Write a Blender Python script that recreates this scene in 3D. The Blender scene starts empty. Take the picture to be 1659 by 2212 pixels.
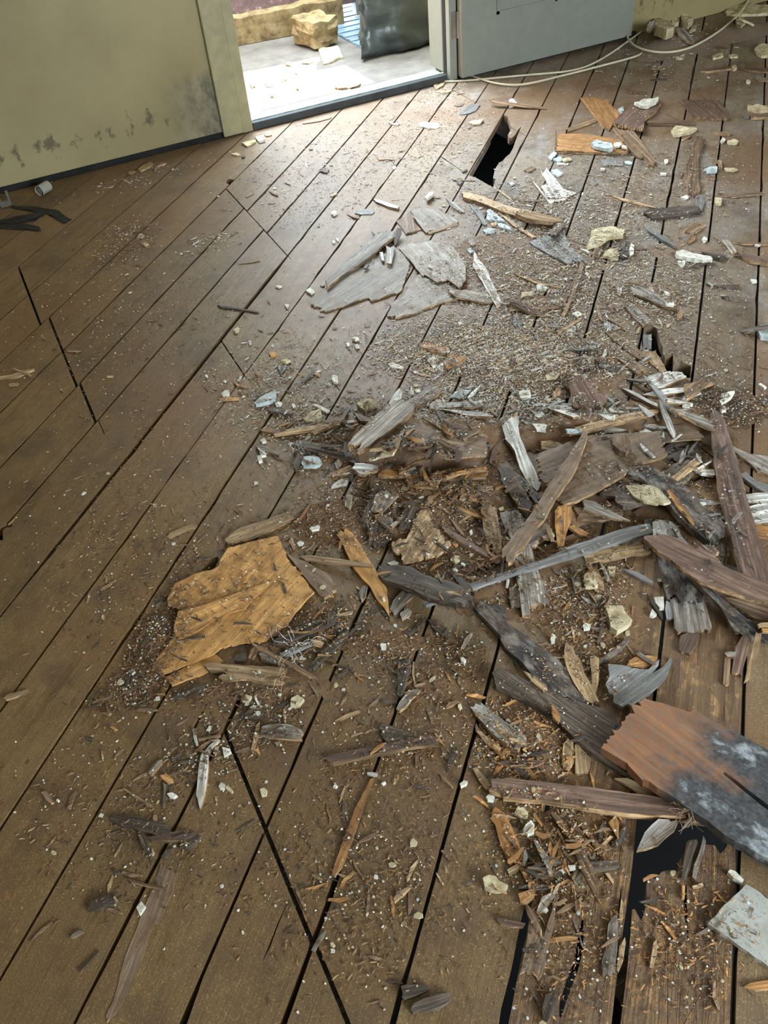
import bpy, bmesh, math, random
import numpy as np
from mathutils import Vector, Matrix, noise
from mathutils.geometry import delaunay_2d_cdt
random.seed(7); RNG = np.random.RandomState(7)
SC = bpy.context.scene; COL = SC.collection

# ------------------------------------------------------------------ camera
# solved from the plank joints, the wall foot and the door posts; +X runs along the wall, +Y towards it
CAM_H = 1.28; FOC = 1893.24; CX, CY = 829.5, 1106.0
pt, rl, wa = math.radians(43.271), math.radians(-6.2139), math.radians(68.3)
fw = np.array([0, math.cos(pt), -math.sin(pt)]); ri = np.array([1., 0, 0]); up = np.cross(ri, fw)
r2 = math.cos(rl)*ri + math.sin(rl)*up; u2 = -math.sin(rl)*ri + math.cos(rl)*up
TW = np.array([[math.sin(wa), math.cos(wa), 0], [-math.cos(wa), math.sin(wa), 0], [0, 0, 1]])
CM = np.array([r2, u2, -fw]) @ TW.T
cd = bpy.data.cameras.new('camera'); cam = bpy.data.objects.new('camera', cd); COL.objects.link(cam)
cd.sensor_fit = 'VERTICAL'; cd.sensor_height = 24; cd.sensor_width = 18; cd.lens = FOC/2212*24
cd.clip_start = .02
cam.matrix_world = Matrix.Translation((0, 0, CAM_H)) @ Matrix(CM.T.tolist()).to_4x4()
SC.camera = cam

# ------------------------------------------------------------------ light and exposure
SC.view_settings.view_transform = 'Standard'; SC.view_settings.look = 'None'
SC.view_settings.gamma = 1; SC.view_settings.use_curve_mapping = False
SC.view_settings.exposure = 2.22
w = bpy.data.worlds.new('sky'); SC.world = w; w.use_nodes = True
bg = w.node_tree.nodes['Background']; bg.inputs[0].default_value = (.74, .88, 1, 1); bg.inputs[1].default_value = 7.7
sd = bpy.data.lights.new('sun', 'SUN'); sd.energy = 18; sd.angle = .01; sd.color = (1, .95, .86)
so = bpy.data.objects.new('sun', sd); COL.objects.link(so)
so.rotation_euler = Vector((-.5, .03, -.85)).to_track_quat('-Z', 'Y').to_euler()
WY = 3.575                                   # plane of the door wall
RX0, RX1, RY0, RZ = -1.9, 4.6, -2.4, 2.45    # room bounds
DX0, DX1, DZ = 1.03, 1.945, 2.02             # door opening
WX0, WX1, WZ0, WZ1 = .3, 2.7, .85, 2.2      # window behind the camera
def portal(name, loc, rot, sx, sy):
    l = bpy.data.lights.new(name, 'AREA'); l.shape = 'RECTANGLE'; l.size = sx; l.size_y = sy
    l.cycles.is_portal = True
    o = bpy.data.objects.new(name, l); o.location = loc; o.rotation_euler = rot; COL.objects.link(o)
portal('door_portal', ((DX0+DX1)/2, WY+.14, DZ/2), (-math.pi/2, 0, 0), DX1-DX0, DZ)
portal('window_portal', ((WX0+WX1)/2, RY0-.14, (WZ0+WZ1)/2), (math.pi/2, 0, 0), WX1-WX0, WZ1-WZ0)

# ------------------------------------------------------------------ helpers
def fl(x, y, z=0.0):
    """point of the photograph's frame -> point of the level plane z"""
    d = CM.T @ np.array([(x-CX)/FOC, -(y-CY)/FOC, -1.0]); t = (z-CAM_H)/d[2]
    return np.array([d[0]*t, d[1]*t, z])
TILES = dict(A=(0,0,1.9988), B=(830,0,2.0012), C=(0,400,1.9988), D=(450,0,3.0164), E=(640,380,3.2529), F=(1100,180,2.9678),
  G=(1100,480,2.9678), H=(500,740,3.0164), I=(1000,780,2.5175), J=(240,1060,2.9625), K=(700,1000,3.318), L=(1000,1250,2.5175),
  M=(200,1480,2.9625), N=(680,1350,3.7705), O=(1000,1680,2.5175), P=(500,1650,2.5523), Q=(0,850,3.318), R=(0,1500,3.0164),
  S=(1259,1000,3.95), U=(1300,0,4.621), V=(0,280,3.95), W=(400,240,3.95), X=(0,560,3.95), Y=(360,500,3.95), Z=(780,140,3.456),
  T=(0,0,1.0))
def pts(tile, s):
    x0, y0, k = TILES[tile]; out = []
    for p in s.split():
        a, b = p.split(','); x = x0+float(a)/k; out.append((x+(40 if 1658 < x < 1662 else (-30 if -.5 <= x < .5 else 0)), y0+float(b)/k))   # pieces cut by the frame go on beyond it
    return out
def mesh_obj(name, verts, faces, mat=None, parent=None, smooth=False):
    me = bpy.data.meshes.new(name); me.from_pydata([tuple(v) for v in verts], [], faces); me.update()
    if mat is not None:
        for m in (mat if isinstance(mat, (list, tuple)) else [mat]): me.materials.append(m)
    if smooth: me.polygons.foreach_set('use_smooth', [True]*len(me.polygons))
    o = bpy.data.objects.new(name, me); COL.objects.link(o)
    if parent is not None: o.parent = parent
    return o
def bm_obj(name, bm, mat=None, parent=None, bevel=0):
    if bevel: bmesh.ops.bevel(bm, geom=bm.edges[:], offset=bevel, segments=1, affect='EDGES', clamp_overlap=True)
    me = bpy.data.meshes.new(name); bm.normal_update(); bm.to_mesh(me); bm.free()
    if mat is not None: me.materials.append(mat)
    o = bpy.data.objects.new(name, me); COL.objects.link(o)
    if parent is not None: o.parent = parent
    return o
def box(bm, lo, hi, rotz=0, org=(0,0,0)):
    x0,y0,z0 = lo; x1,y1,z1 = hi
    vs = [Vector(p) for p in ((x0,y0,z0),(x1,y0,z0),(x1,y1,z0),(x0,y1,z0),(x0,y0,z1),(x1,y0,z1),(x1,y1,z1),(x0,y1,z1))]
    R = Matrix.Translation(org) @ Matrix.Rotation(rotz, 4, 'Z')
    v = [bm.verts.new(R @ p) for p in vs]
    for f in ((0,3,2,1),(4,5,6,7),(0,1,5,4),(1,2,6,5),(2,3,7,6),(3,0,4,7)): bm.faces.new([v[i] for i in f])
def tag(o, label=None, cat=None, group=None, kind=None):
    if label: o['label'] = label
    if cat: o['category'] = cat
    if group: o['group'] = group
    if kind: o['kind'] = kind
    return o
def empty(name, loc):
    o = bpy.data.objects.new(name, None); o.location = loc; o.empty_display_size = .05; COL.objects.link(o); return o

# ------------------------------------------------------------------ materials
def srgb(c): return tuple(((v/12.92) if v <= .04045 else ((v+.055)/1.055)**2.4) for v in c) + (1,)
class NT:
    def __init__(s, name):
        s.m = bpy.data.materials.new(name); s.m.use_nodes = True; s.t = s.m.node_tree; s.b = s.t.nodes['Principled BSDF']
    def n(s, kind, **kw):
        q = s.t.nodes.new(kind)
        for k, v in kw.items():
            if k.startswith('i_'): q.inputs[int(k[2:]) if k[2:].isdigit() else k[2:]].default_value = v
            else: setattr(q, k, v)
        return q
    def l(s, a, b): s.t.links.new(a, b)
    def coord(s, kind='Object', scale=(1,1,1), rot=(0,0,0), rnd=True):
        if kind == 'World': src = s.n('ShaderNodeNewGeometry').outputs['Position']
        else: src = s.n('ShaderNodeTexCoord').outputs[kind]
        if rnd and kind != 'World':
            oi = s.n('ShaderNodeObjectInfo'); mul = s.n('ShaderNodeMath', operation='MULTIPLY', i_1=37.0); s.l(oi.outputs['Random'], mul.inputs[0])
            add = s.n('ShaderNodeVectorMath', operation='ADD'); s.l(src, add.inputs[0]); s.l(mul.outputs[0], add.inputs[1]); src = add.outputs[0]
        mp = s.n('ShaderNodeMapping'); mp.inputs['Scale'].default_value = scale; mp.inputs['Rotation'].default_value = rot; s.l(src, mp.inputs[0])
        return mp.outputs[0]
    def noise(s, vec, scale=1, detail=3, rough=.55, dist=0):
        q = s.n('ShaderNodeTexNoise'); q.inputs['Scale'].default_value = scale; q.inputs['Detail'].default_value = detail
        q.inputs['Roughness'].default_value = rough; q.inputs['Distortion'].default_value = dist; s.l(vec, q.inputs['Vector']); return q.outputs[0]
    def ramp(s, fac, stops):
        q = s.n('ShaderNodeValToRGB'); r = q.color_ramp
        while len(r.elements) < len(stops): r.elements.new(.5)
        for e, (p, c) in zip(r.elements, stops): e.position = p; e.color = c if len(c) == 4 else srgb(c)
        s.l(fac, q.inputs[0]); return q.outputs[0]
    def band(s, fac, lo, hi): return s.ramp(fac, [(lo, (0,0,0,1)), (hi, (1,1,1,1))])
    def mix(s, fac, a, b, mode='MIX'):
        q = s.n('ShaderNodeMix', data_type='RGBA', blend_type=mode)
        for v, i in ((fac, 0), (a, 6), (b, 7)):
            if hasattr(v, 'is_linked'): s.l(v, q.inputs[i])
            elif i == 0: q.inputs[0].default_value = v
            else: q.inputs[i].default_value = v if len(v) == 4 else srgb(v)
        return q.outputs[2]
    def math(s, op, a, b=0.0):
        q = s.n('ShaderNodeMath', operation=op)
        for v, i in ((a, 0), (b, 1)):
            if hasattr(v, 'is_linked'): s.l(v, q.inputs[i])
            else: q.inputs[i].default_value = v
        return q.outputs[0]
    def finish(s, col, rough=.6, bump=None, bstr=.3, bdist=.002, spec=.5):
        s.l(col, s.b.inputs['Base Color']) if hasattr(col, 'is_linked') else setattr(s.b.inputs['Base Color'], 'default_value', srgb(col))
        if hasattr(rough, 'is_linked'): s.l(rough, s.b.inputs['Roughness'])
        else: s.b.inputs['Roughness'].default_value = rough
        s.b.inputs['Specular IOR Level'].default_value = spec
        if bump is not None:
            q = s.n('ShaderNodeBump'); q.inputs['Strength'].default_value = bstr; q.inputs['Distance'].default_value = bdist
            s.l(bump, q.inputs['Height']); s.l(q.outputs[0], s.b.inputs['Normal'])
        return s.m
def scaled(c, k): return tuple(min(1, v*k) for v in c)

def wood(name, c, c2=None, rough=.62, dirt=(.30,.22,.15), dirt_amt=.45, contrast=.35, patch=None):
    s = NT(name)
    g = s.math('ADD', s.math('MULTIPLY', s.noise(s.coord(scale=(6, 120, 60)), 1, 3, .6, .5), .55), s.math('MULTIPLY', s.noise(s.coord(scale=(16, 420, 200)), 1, 3, .65, .3), .45))   # grain along local X
    big = s.noise(s.coord(scale=(9, 22, 22)), 1, 3, .6)
    col = s.ramp(g, [(.36, scaled(c, 1-contrast*1.1)), (.5, c), (.64, scaled(c2 or c, 1+contrast*.45))])
    rnd = s.n('ShaderNodeObjectInfo').outputs['Random']
    v = s.n('ShaderNodeHueSaturation'); s.l(s.math('MULTIPLY_ADD', rnd, .5), v.inputs['Value'])
    v.inputs['Value'].default_value = 1
    q = s.n('ShaderNodeMapRange'); q.inputs[3].default_value = .72; q.inputs[4].default_value = 1.22; s.l(rnd, q.inputs[0]); s.l(q.outputs[0], v.inputs['Value'])
    s.l(col, v.inputs['Color']); col = v.outputs[0]
    if patch: col = s.mix(s.math('MULTIPLY', s.band(s.noise(s.coord(scale=(18,34,34)), 1, 5, .7), .47, .6), .85), col, patch)
    fine = s.noise(s.coord(scale=(140,140,140)), 1, 3, .7)
    dm = s.math('MULTIPLY', s.band(s.noise(s.coord(scale=(30,30,30)), 1, 4, .65), .45, .7), dirt_amt)
    col = s.mix(dm, col, dirt)
    h = s.math('ADD', s.math('MULTIPLY', g, .8), s.math('MULTIPLY', fine, .4))
    return s.finish(col, rough, h, .75, .0024, .4)
def mineral(name, c, c2, rough=.75, sc=40, spec=.35):
    s = NT(name)
    a = s.noise(s.coord(scale=(sc,)*3), 1, 4, .65); f = s.noise(s.coord(scale=(260,)*3), 1, 3, .7)
    col = s.ramp(a, [(.35, c2), (.58, c)])
    col = s.mix(s.math('MULTIPLY', s.band(f, .56, .7), .5), col, scaled(c2, .75))
    return s.finish(col, rough, s.math('ADD', a, f), .5, .0015, spec)

MAT = {}
MAT['g'] = wood('weathered_grey_wood', (.545,.50,.45), (.68,.64,.59))
MAT['d'] = wood('dark_rotten_wood', (.30,.255,.21), (.44,.39,.34), dirt=(.24,.17,.11), dirt_amt=.4)
MAT['b'] = wood('brown_dusty_wood', (.46,.36,.27), (.58,.47,.36), dirt=(.38,.26,.16))
MAT['r'] = wood('red_brown_wood', (.40,.31,.26), (.52,.41,.35), contrast=.3)
MAT['o'] = wood('fresh_orange_wood', (.66,.46,.26), (.78,.60,.38), dirt=(.40,.26,.14), dirt_amt=.5, contrast=.22)
MAT['t'] = wood('pale_tan_wood', (.64,.52,.38), (.76,.65,.50), dirt=(.42,.30,.18), contrast=.25)
MAT['w'] = wood('bleached_wood', (.74,.715,.67), (.88,.86,.82), dirt=(.40,.33,.26), contrast=.3)
MAT['s'] = wood('slate_painted_wood', (.47,.455,.435), (.60,.59,.57), dirt=(.33,.28,.24), dirt_amt=.35, contrast=.2)
MAT['m'] = wood('mouldy_black_wood', (.21,.195,.185), (.31,.29,.275), dirt=(.35,.24,.16), dirt_amt=.6, patch=(.56,.52,.475))
MAT['e'] = wood('torn_wood_edge', (.56,.44,.31), (.70,.57,.42), contrast=.5)
MAT['u'] = wood('dusty_brown_board', (.47,.385,.305), (.56,.47,.385), dirt=(.40,.30,.21), dirt_amt=.8, contrast=.13)
MAT['y'] = wood('dusty_grey_veneer', (.60,.555,.505), (.69,.65,.60), dirt=(.47,.38,.29), dirt_amt=.7, contrast=.16)
MAT['v'] = wood('smooth_orange_veneer', (.73,.53,.30), (.79,.61,.38), dirt=(.50,.37,.22), dirt_amt=.6, contrast=.13)
MAT['p'] = mineral('beige_plaster', (.80,.74,.60), (.62,.54,.40))
MAT['c'] = mineral('white_plaster', (.88,.86,.80), (.70,.66,.58))
MAT['l'] = mineral('blue_grey_plaster', (.74,.77,.76), (.58,.60,.59))
MAT['z'] = mineral('grey_ceramic', (.66,.65,.61), (.55,.53,.48), .6, 14, .4)
MAT['k'] = mineral('dark_rubber', (.10,.11,.11), (.06,.065,.07), .5)

def floor_mat():
    s = NT('old_floor_boards')
    g = s.noise(s.coord(scale=(2.6, 60, 30)), 1, 4, .65, .7)
    g2 = s.noise(s.coord(scale=(9, 330, 30)), 1, 3, .65, .3)
    g = s.math('ADD', s.math('MULTIPLY', g, .62), s.math('MULTIPLY', g2, .38))
    w1 = s.noise(s.coord('World', (1.5,1.5,1.5)), 1, 4, .6); w2 = s.noise(s.coord('World', (7,7,7)), 1, 4, .65)
    w3 = s.noise(s.coord('World', (38,38,38)), 1, 4, .7); fine = s.noise(s.coord('World', (420,420,420)), 1, 3, .75)
    col = s.ramp(g, [(.33, (.42,.305,.15)), (.5, (.55,.425,.225)), (.67, (.67,.545,.32))])
    sep = s.n('ShaderNodeSeparateXYZ'); s.l(s.n('ShaderNodeNewGeometry').outputs['Position'], sep.inputs[0])
    # boards greyer, then paler, to the right: door light put into the colour
    gx = s.n('ShaderNodeMapRange'); gx.inputs[1].default_value = .1; gx.inputs[2].default_value = 1.3; s.l(s.math('ADD', sep.outputs[0], s.math('MULTIPLY', s.math('SUBTRACT', w2, .5), 1.2)), gx.inputs[0])
    col = s.mix(s.math('MULTIPLY', gx.outputs[0], .68), col, s.ramp(g, [(.35, (.53,.49,.43)), (.65, (.69,.655,.60))]))
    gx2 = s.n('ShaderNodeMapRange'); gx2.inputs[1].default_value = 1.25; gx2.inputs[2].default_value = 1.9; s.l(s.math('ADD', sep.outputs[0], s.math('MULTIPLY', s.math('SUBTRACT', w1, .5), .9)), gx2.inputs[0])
    col = s.mix(s.math('MULTIPLY', gx2.outputs[0], .7), col, (.80,.785,.76))  # paler mix stands in for strong light on the right-hand boards
    # dark damp stains, ochre bleed and smears that follow the board
    sm = s.noise(s.coord(scale=(3.2, 16, 8)), 1, 5, .7, .6)
    col = s.mix(s.math('MULTIPLY', s.band(sm, .52, .68), .5), col, (.25,.20,.15))
    col = s.mix(s.math('MULTIPLY', s.band(sm, .44, .32), .4), col, (.68,.56,.38))
    col = s.mix(s.math('MULTIPLY', s.band(w2, .50, .66), .62), col, (.25,.215,.165))
    # ochre stain
    col = s.mix(s.math('MULTIPLY', s.band(w1, .48, .64), .55), col, (.60,.40,.15))
    # trodden dust
    dm = s.math('MULTIPLY', s.band(s.math('ADD', s.math('MULTIPLY', w3, .5), s.math('MULTIPLY', w1, .5)), .40, .58), .62)
    col = s.mix(dm, col, (.55,.41,.27))
    col = s.mix(s.math('MULTIPLY', s.band(fine, .6, .72), .5), col, (.72,.60,.45))
    col = s.mix(s.math('MULTIPLY', s.band(fine, .42, .30), .6), col, (.24,.17,.11))
    rnd = s.n('ShaderNodeObjectInfo').outputs['Random']
    q = s.n('ShaderNodeMapRange'); q.inputs[3].default_value = .86; q.inputs[4].default_value = 1.12; s.l(rnd, q.inputs[0])
    v = s.n('ShaderNodeHueSaturation'); s.l(q.outputs[0], v.inputs['Value']); s.l(col, v.inputs['Color']); col = v.outputs[0]
    r = s.n('ShaderNodeMapRange'); r.inputs[3].default_value = .42; r.inputs[4].default_value = .70; s.l(w3, r.inputs[0])
    h = s.math('ADD', s.math('ADD', s.math('MULTIPLY', g, 1.0), s.math('MULTIPLY', g2, .5)), s.math('MULTIPLY', fine, .45))
    return s.finish(col, r.outputs[0], h, .5, .0016, .55)
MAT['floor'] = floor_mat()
def rot_mat():
    s = NT('crumbling_rotten_board')
    g = s.noise(s.coord(scale=(5, 70, 30)), 1, 4, .65, .6); w3 = s.noise(s.coord('World', (30,30,30)), 1, 4, .7)
    fine = s.noise(s.coord('World', (260,260,260)), 1, 3, .75)
    col = s.ramp(g, [(.3, (.24,.16,.10)), (.5, (.50,.37,.24)), (.7, (.68,.54,.36))])
    col = s.mix(s.math('MULTIPLY', s.band(w3, .5, .68), .6), col, (.66,.47,.24))
    col = s.mix(s.math('MULTIPLY', s.band(w3, .45, .3), .6), col, (.36,.29,.23))
    h = s.math('ADD', s.math('MULTIPLY', g, 1.4), s.math('MULTIPLY', fine, .5))
    return s.finish(col, .7, h, .9, .004, .35)
MAT['rot'] = rot_mat()
def dust_mat():
    s = NT('wood_dust')
    a = s.noise(s.coord('World', (24,24,24)), 1, 4, .7); f = s.noise(s.coord('World', (330,330,330)), 1, 3, .75)
    col = s.ramp(a, [(.3, (.42,.31,.215)), (.55, (.56,.44,.32)), (.8, (.67,.55,.42))])
    sep = s.n('ShaderNodeSeparateXYZ'); s.l(s.n('ShaderNodeNewGeometry').outputs['Position'], sep.inputs[0])
    gy = s.n('ShaderNodeMapRange'); gy.inputs[1].default_value = 1.25; gy.inputs[2].default_value = 1.8; s.l(s.math('ADD', sep.outputs[1], s.math('SUBTRACT', a, .5)), gy.inputs[0])
    col = s.mix(s.math('MULTIPLY', gy.outputs[0], .6), col, (.66,.61,.56))   # plaster dust mixed in further back
    col = s.mix(s.band(f, .57, .68), col, (.78,.66,.52)); col = s.mix(s.math('MULTIPLY', s.band(f, .42, .3), .6), col, (.36,.26,.18))
    return s.finish(col, .9, s.math('ADD', f, a), .55, .003, .2)
MAT['dust'] = dust_mat()
def wall_mat():
    s = NT('stained_cream_wall')
    a = s.noise(s.coord('World', (2.2,2.2,2.2)), 1, 4, .6); b = s.noise(s.coord('World', (14,14,9)), 1, 5, .75); f = s.noise(s.coord('World', (300,)*3), 1, 2, .6)
    col = s.ramp(a, [(.3, (.52,.455,.30)), (.7, (.61,.55,.39))])
    sep = s.n('ShaderNodeSeparateXYZ'); s.l(s.n('ShaderNodeNewGeometry').outputs['Position'], sep.inputs[0])
    # tide line of mould and dirt some 10 cm above the floor
    z = s.n('ShaderNodeMapRange'); z.inputs[1].default_value = .0; z.inputs[2].default_value = .085; s.l(s.math('ABSOLUTE', s.math('SUBTRACT', sep.outputs[2], .12)), z.inputs[0]); z.inputs[3].default_value = 1; z.inputs[4].default_value = 0
    m = s.band(s.math('ADD', b, s.math('MULTIPLY', z.outputs[0], .16)), .66, .74)
    col = s.mix(s.math('MULTIPLY', m, .8), col, (.30,.25,.17))
    # grey damp corner by the door trim
    x = s.n('ShaderNodeMapRange'); x.inputs[1].default_value = .66; x.inputs[2].default_value = .93; s.l(sep.outputs[0], x.inputs[0])
    z2 = s.n('ShaderNodeMapRange'); z2.inputs[1].default_value = .27; z2.inputs[2].default_value = .21; s.l(sep.outputs[2], z2.inputs[0])
    d = s.math('MULTIPLY', s.math('MULTIPLY', x.outputs[0], z2.outputs[0]), s.math('LESS_THAN', sep.outputs[0], 1.0))
    col = s.mix(s.math('MULTIPLY', d, .9), col, s.ramp(b, [(.4, (.26,.25,.21)), (.62, (.55,.52,.43))]))
    col = s.mix(s.math('MULTIPLY', s.band(a, .6, .75), .3), col, (.50,.40,.28))
    return s.finish(col, .55, f, .15, .001, .4)
MAT['wall'] = wall_mat()
def plain(name, c, rough=.5, amp=.06, spec=.5, metal=0, sc=20):
    s = NT(name); a = s.noise(s.coord('World', (sc,)*3), 1, 4, .65)
    m = s.finish(s.ramp(a, [(.3, scaled(c, 1-amp*2)), (.7, scaled(c, 1+amp))]), rough, a, .12, .001, spec)
    s.b.inputs['Metallic'].default_value = metal; return m
def char_mat():
    s = NT('charred_plank')
    g = s.noise(s.coord(scale=(4, 90, 60), rnd=False), 1, 3, .6, .4); p = s.noise(s.coord(scale=(9,14,14), rnd=False), 1, 5, .65); f = s.noise(s.coord(scale=(120,160,120), rnd=False), 1, 4, .7)
    c = s.ramp(g, [(.3, (.50,.32,.20)), (.7, (.66,.45,.30))])
    sep = s.n('ShaderNodeSeparateXYZ'); s.l(s.n('ShaderNodeTexCoord').outputs['Object'], sep.inputs[0])
    # char grows from the torn end (low x in view left) to the far end
    t = s.math('ADD', s.math('MULTIPLY', sep.outputs[0], CHARDIR*3.2), s.math('MULTIPLY', s.math('SUBTRACT', p, .5), 1.8))
    c = s.mix(s.math('MULTIPLY', s.band(f, .42, .6), .55), c, (.44,.41,.37))
    c = s.mix(s.band(t, -.18+.5, .12+.5) if False else s.ramp(s.math('ADD', t, .5), [(.34,(0,0,0,1)),(.72,(1,1,1,1))]), c, s.ramp(f, [(.35,(.19,.185,.185)),(.7,(.36,.35,.35))]))
    c = s.mix(s.math('MULTIPLY', s.band(p, .60, .66), .75), c, s.ramp(f, [(.4,(.50,.52,.53)),(.65,(.72,.73,.73))]))
    return s.finish(c, .5, s.math('ADD', g, f), .5, .002, .5)
CHARDIR = 1
MAT['x'] = char_mat()
# ------------------------------------------------------------------ polygon slabs
def inside(p, poly):
    x, y = p; c = False; j = len(poly)-1
    for i in range(len(poly)):
        xi, yi = poly[i]; xj, yj = poly[j]
        if (yi > y) != (yj > y) and x < (xj-xi)*(y-yi)/(yj-yi+1e-12)+xi: c = not c
        j = i
    return c
def slab(outline, holes, thick, relief=None, step=None, bottom=True):
    """triangulated slab of an outline minus holes (2D, local); relief(x,y) lifts the top"""
    vs = [Vector(p) for p in outline]; n = len(vs)
    edges = [(i, (i+1) % n) for i in range(n)]
    for h in holes:
        b = len(vs); vs += [Vector(p) for p in h]; edges += [(b+i, b+(i+1) % len(h)) for i in range(len(h))]
    if step:
        xs = [p[0] for p in outline]; ys = [p[1] for p in outline]
        x = min(xs)+step[0]*.5; r = 0
        while x < max(xs):
            y = min(ys)+step[1]*(.5 if r % 2 else .15)
            while y < max(ys):
                if inside((x, y), outline) and not any(inside((x, y), h) for h in holes): vs.append(Vector((x+random.uniform(-.2,.2)*step[0], y+random.uniform(-.2,.2)*step[1])))
                y += step[1]
            x += step[0]; r += 1
    co, ed, fa, *_ = delaunay_2d_cdt(vs, edges, [], 0, 1e-6)
    tris = []
    for f in fa:
        c = sum((co[i] for i in f), Vector((0, 0)))/len(f)
        if inside(c, outline) and not any(inside(c, h) for h in holes):
            a = (co[f[1]]-co[f[0]]).cross(co[f[2]]-co[f[0]])
            tris.append(list(f) if a > 0 else list(f)[::-1])
    N = len(co); V = [(p.x, p.y, thick+(relief(p.x, p.y) if relief else 0)) for p in co] + [(p.x, p.y, 0) for p in co]
    F = [tuple(t) for t in tris]; cnt = {}
    for t in tris:
        for i in range(len(t)):
            cnt[(t[i], t[(i+1) % len(t)])] = 1
    if bottom: F += [tuple(i+N for i in t[::-1]) for t in tris]
    for (a, b) in cnt:
        if (b, a) not in cnt: F.append((b, a, a+N, b+N))
    used = sorted({i for f in F for i in f}); mp = {k: i for i, k in enumerate(used)}
    return [V[i] for i in used], [tuple(mp[i] for i in f) for f in F]

# ------------------------------------------------------------------ floor boards
PA = np.array([.691677, .722072]); PN = np.array([-PA[1], PA[0]])      # along and across the boards
K = .853333
GAPS = [g*K for g in (-.743,-.58,-.418,-.257,-.091,.070,.234,.398,.554,.719,.878,1.042,1.203,1.366,1.543,1.704,1.866,2.037,2.207,2.380,2.55,2.71,2.87,3.03,3.19,3.35,3.51,3.67)]
HOLES_PX = [
 ('Z','1060,370 1095,385 1110,430 1125,470 1095,525 1105,545 1125,545 1150,520 1175,480 1197,455 1172,520 1150,575 1135,620 1110,665 1080,690 1055,720 1030,730 1000,780 985,845 1005,855 985,915 930,885 860,845 805,825 870,710 940,590'),
 ('O','945,215 1060,60 1260,130 1450,300 1430,380 1400,410 1370,365 1320,360 1290,380 1210,345 1195,430 1180,440 1170,505 1150,500 1110,500 1080,510 1045,550 1005,525 1000,600 1000,680 985,740 970,775 950,740 935,710 905,720 915,620 920,540 930,400'),
 ('G','850,690 890,665 930,668 950,690 970,770 985,800 985,840 1000,870 1050,850 1055,905 1095,900 1130,910 1165,925 1172,1000 1100,1000 1010,970 960,900 880,830 850,790'),
 ('J','570,515 600,480 630,440 660,425 685,420 688,440 670,480 650,512 620,505'),
 ('W','350,590 370,575 415,582 400,605 375,625 350,610'),
 ('Q','0,985 80,930 90,940 80,955 40,960 20,980 20,1050 0,1055'),
 ('O','1660,-10 1720,200 1500,150 1520,60'),
]
HOLES_PX = HOLES_PX[:6]
HOLES = [[tuple(fl(*p)[:2]) for p in pts(t, s)] for t, s in HOLES_PX]
CRACKS_PX = [('O','650,770 640,900 622,1000 600,1050 540,1230 530,1300', .005), ('O','860,600 850,760 800,800', .002),
 ('M','730,120 660,260 640,300', .003), ('M','600,370 560,470', .002), ('P','320,740 260,870 210,1000 170,1090', .0014),
 ('O','1215,580 1210,700 1225,880', .003), ('O','1115,900 1115,1339', .0015), ('P','520,1750 520,1751', .0),
 ('F','300,300 300,430', .003), ('F','170,770 250,815 365,880', .0022), ('Y','180,475 260,410 270,400', .0015),
 ('Y','290,365 340,315', .0018), ('V','330,1125 600,975', .0012), ('X','505,620 640,480', .0016), ('X','740,390 890,255', .0016),
 ('O','1200,1339 1290,1180', .0012), ('W','880,1235 905,1265', .003), ('Y','670,1215 715,1295', .003), ('Q','700,180 750,295', .004)]
def slit(t, s, wd):
    p = [fl(*q)[:2] for q in pts(t, s)]; L = []; R = []
    for i, a in enumerate(p):
        d = p[min(i+1, len(p)-1)]-p[max(i-1, 0)]; d = d/(np.linalg.norm(d)+1e-9); nn = np.array([-d[1], d[0]])
        ww = wd*(.25 if i in (0, len(p)-1) else random.uniform(.7, 1.2)); L.append(tuple(a+nn*ww)); R.append(tuple(a-nn*ww))
    return L+R[::-1]
CRACKS = [slit(*c) for c in CRACKS_PX if c[2] > 0]
# x (along the wall) of the butt joints, per band between gap k and k+1
JA, JB, JC, JD = -.017, .753, .415, .028
JOINTS = {19:[], 18:[JA], 17:[JA], 16:[JA+.03], 15:[JA+.03, JB], 14:[JA+.04, JB], 13:[JB], 12:[JC], 11:[1.9], 10:[1.516], 9:[1.87], 8:[1.588, JD], 7:[JD], 6:[JD+.003], 5:[2.4], 4:[1.1], 3:[1.2]}
GAPW = {13: [(0.9, 2.3, .0062)], 11: [(.9,1.7,.0032)], 12: [(1.2,2.2,.0018)], 8: [(-1,.35,.004)], 7:[(-2,.45,.004)], 6: [(-2,.33,.009)], 5:[(-2,.6,.0045)], 4:[(-2,.6,.005)], 9:[(.2,.9,.0035)]}
def hw(k, s_):
    for a, b, v in GAPW.get(k, []):
        if a < s_ < b: return v*min(1, (s_-a)/.12+.35, (b-s_)/.12+.35)
    return .0027
def gapn(k, s_, x):
    g = GAPS[k]
    if k in (14, 15) and x > JB: g -= .0215
    return g
floor = empty('floor', (0, 0, 0)); tag(floor, kind='structure')
sub = bm_obj('ground', (lambda b: (box(b, (-3,-3.5,-.75), (6,WY-.02,-.7)), b)[1])(bmesh.new()), plain('dark_earth', (.045,.038,.03), .95, .2))
tag(sub, kind='structure')
wallb = bmesh.new()
for lo, hi in (((-3,-3.5,-.7),(-2.9,WY+.13,-.031)), ((5.9,-3.5,-.7),(6,WY+.13,-.031)), ((-2.9,-3.5,-.7),(5.9,-3.4,-.031)), ((-2.9,WY+.0,-.7),(5.9,WY+.13,-.061)),
    ((-3,-3.5,-.031),(6,RY0-.0,-.0265)), ((-3,RY0,-.031),(RX0,WY+.13,-.0265)), ((RX1,RY0,-.031),(6,WY+.13,-.0265))): box(wallb, lo, hi)
tag(bm_obj('foundation', wallb, plain('dark_foundation', (.10,.09,.08), .95, .2)), kind='structure')
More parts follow.
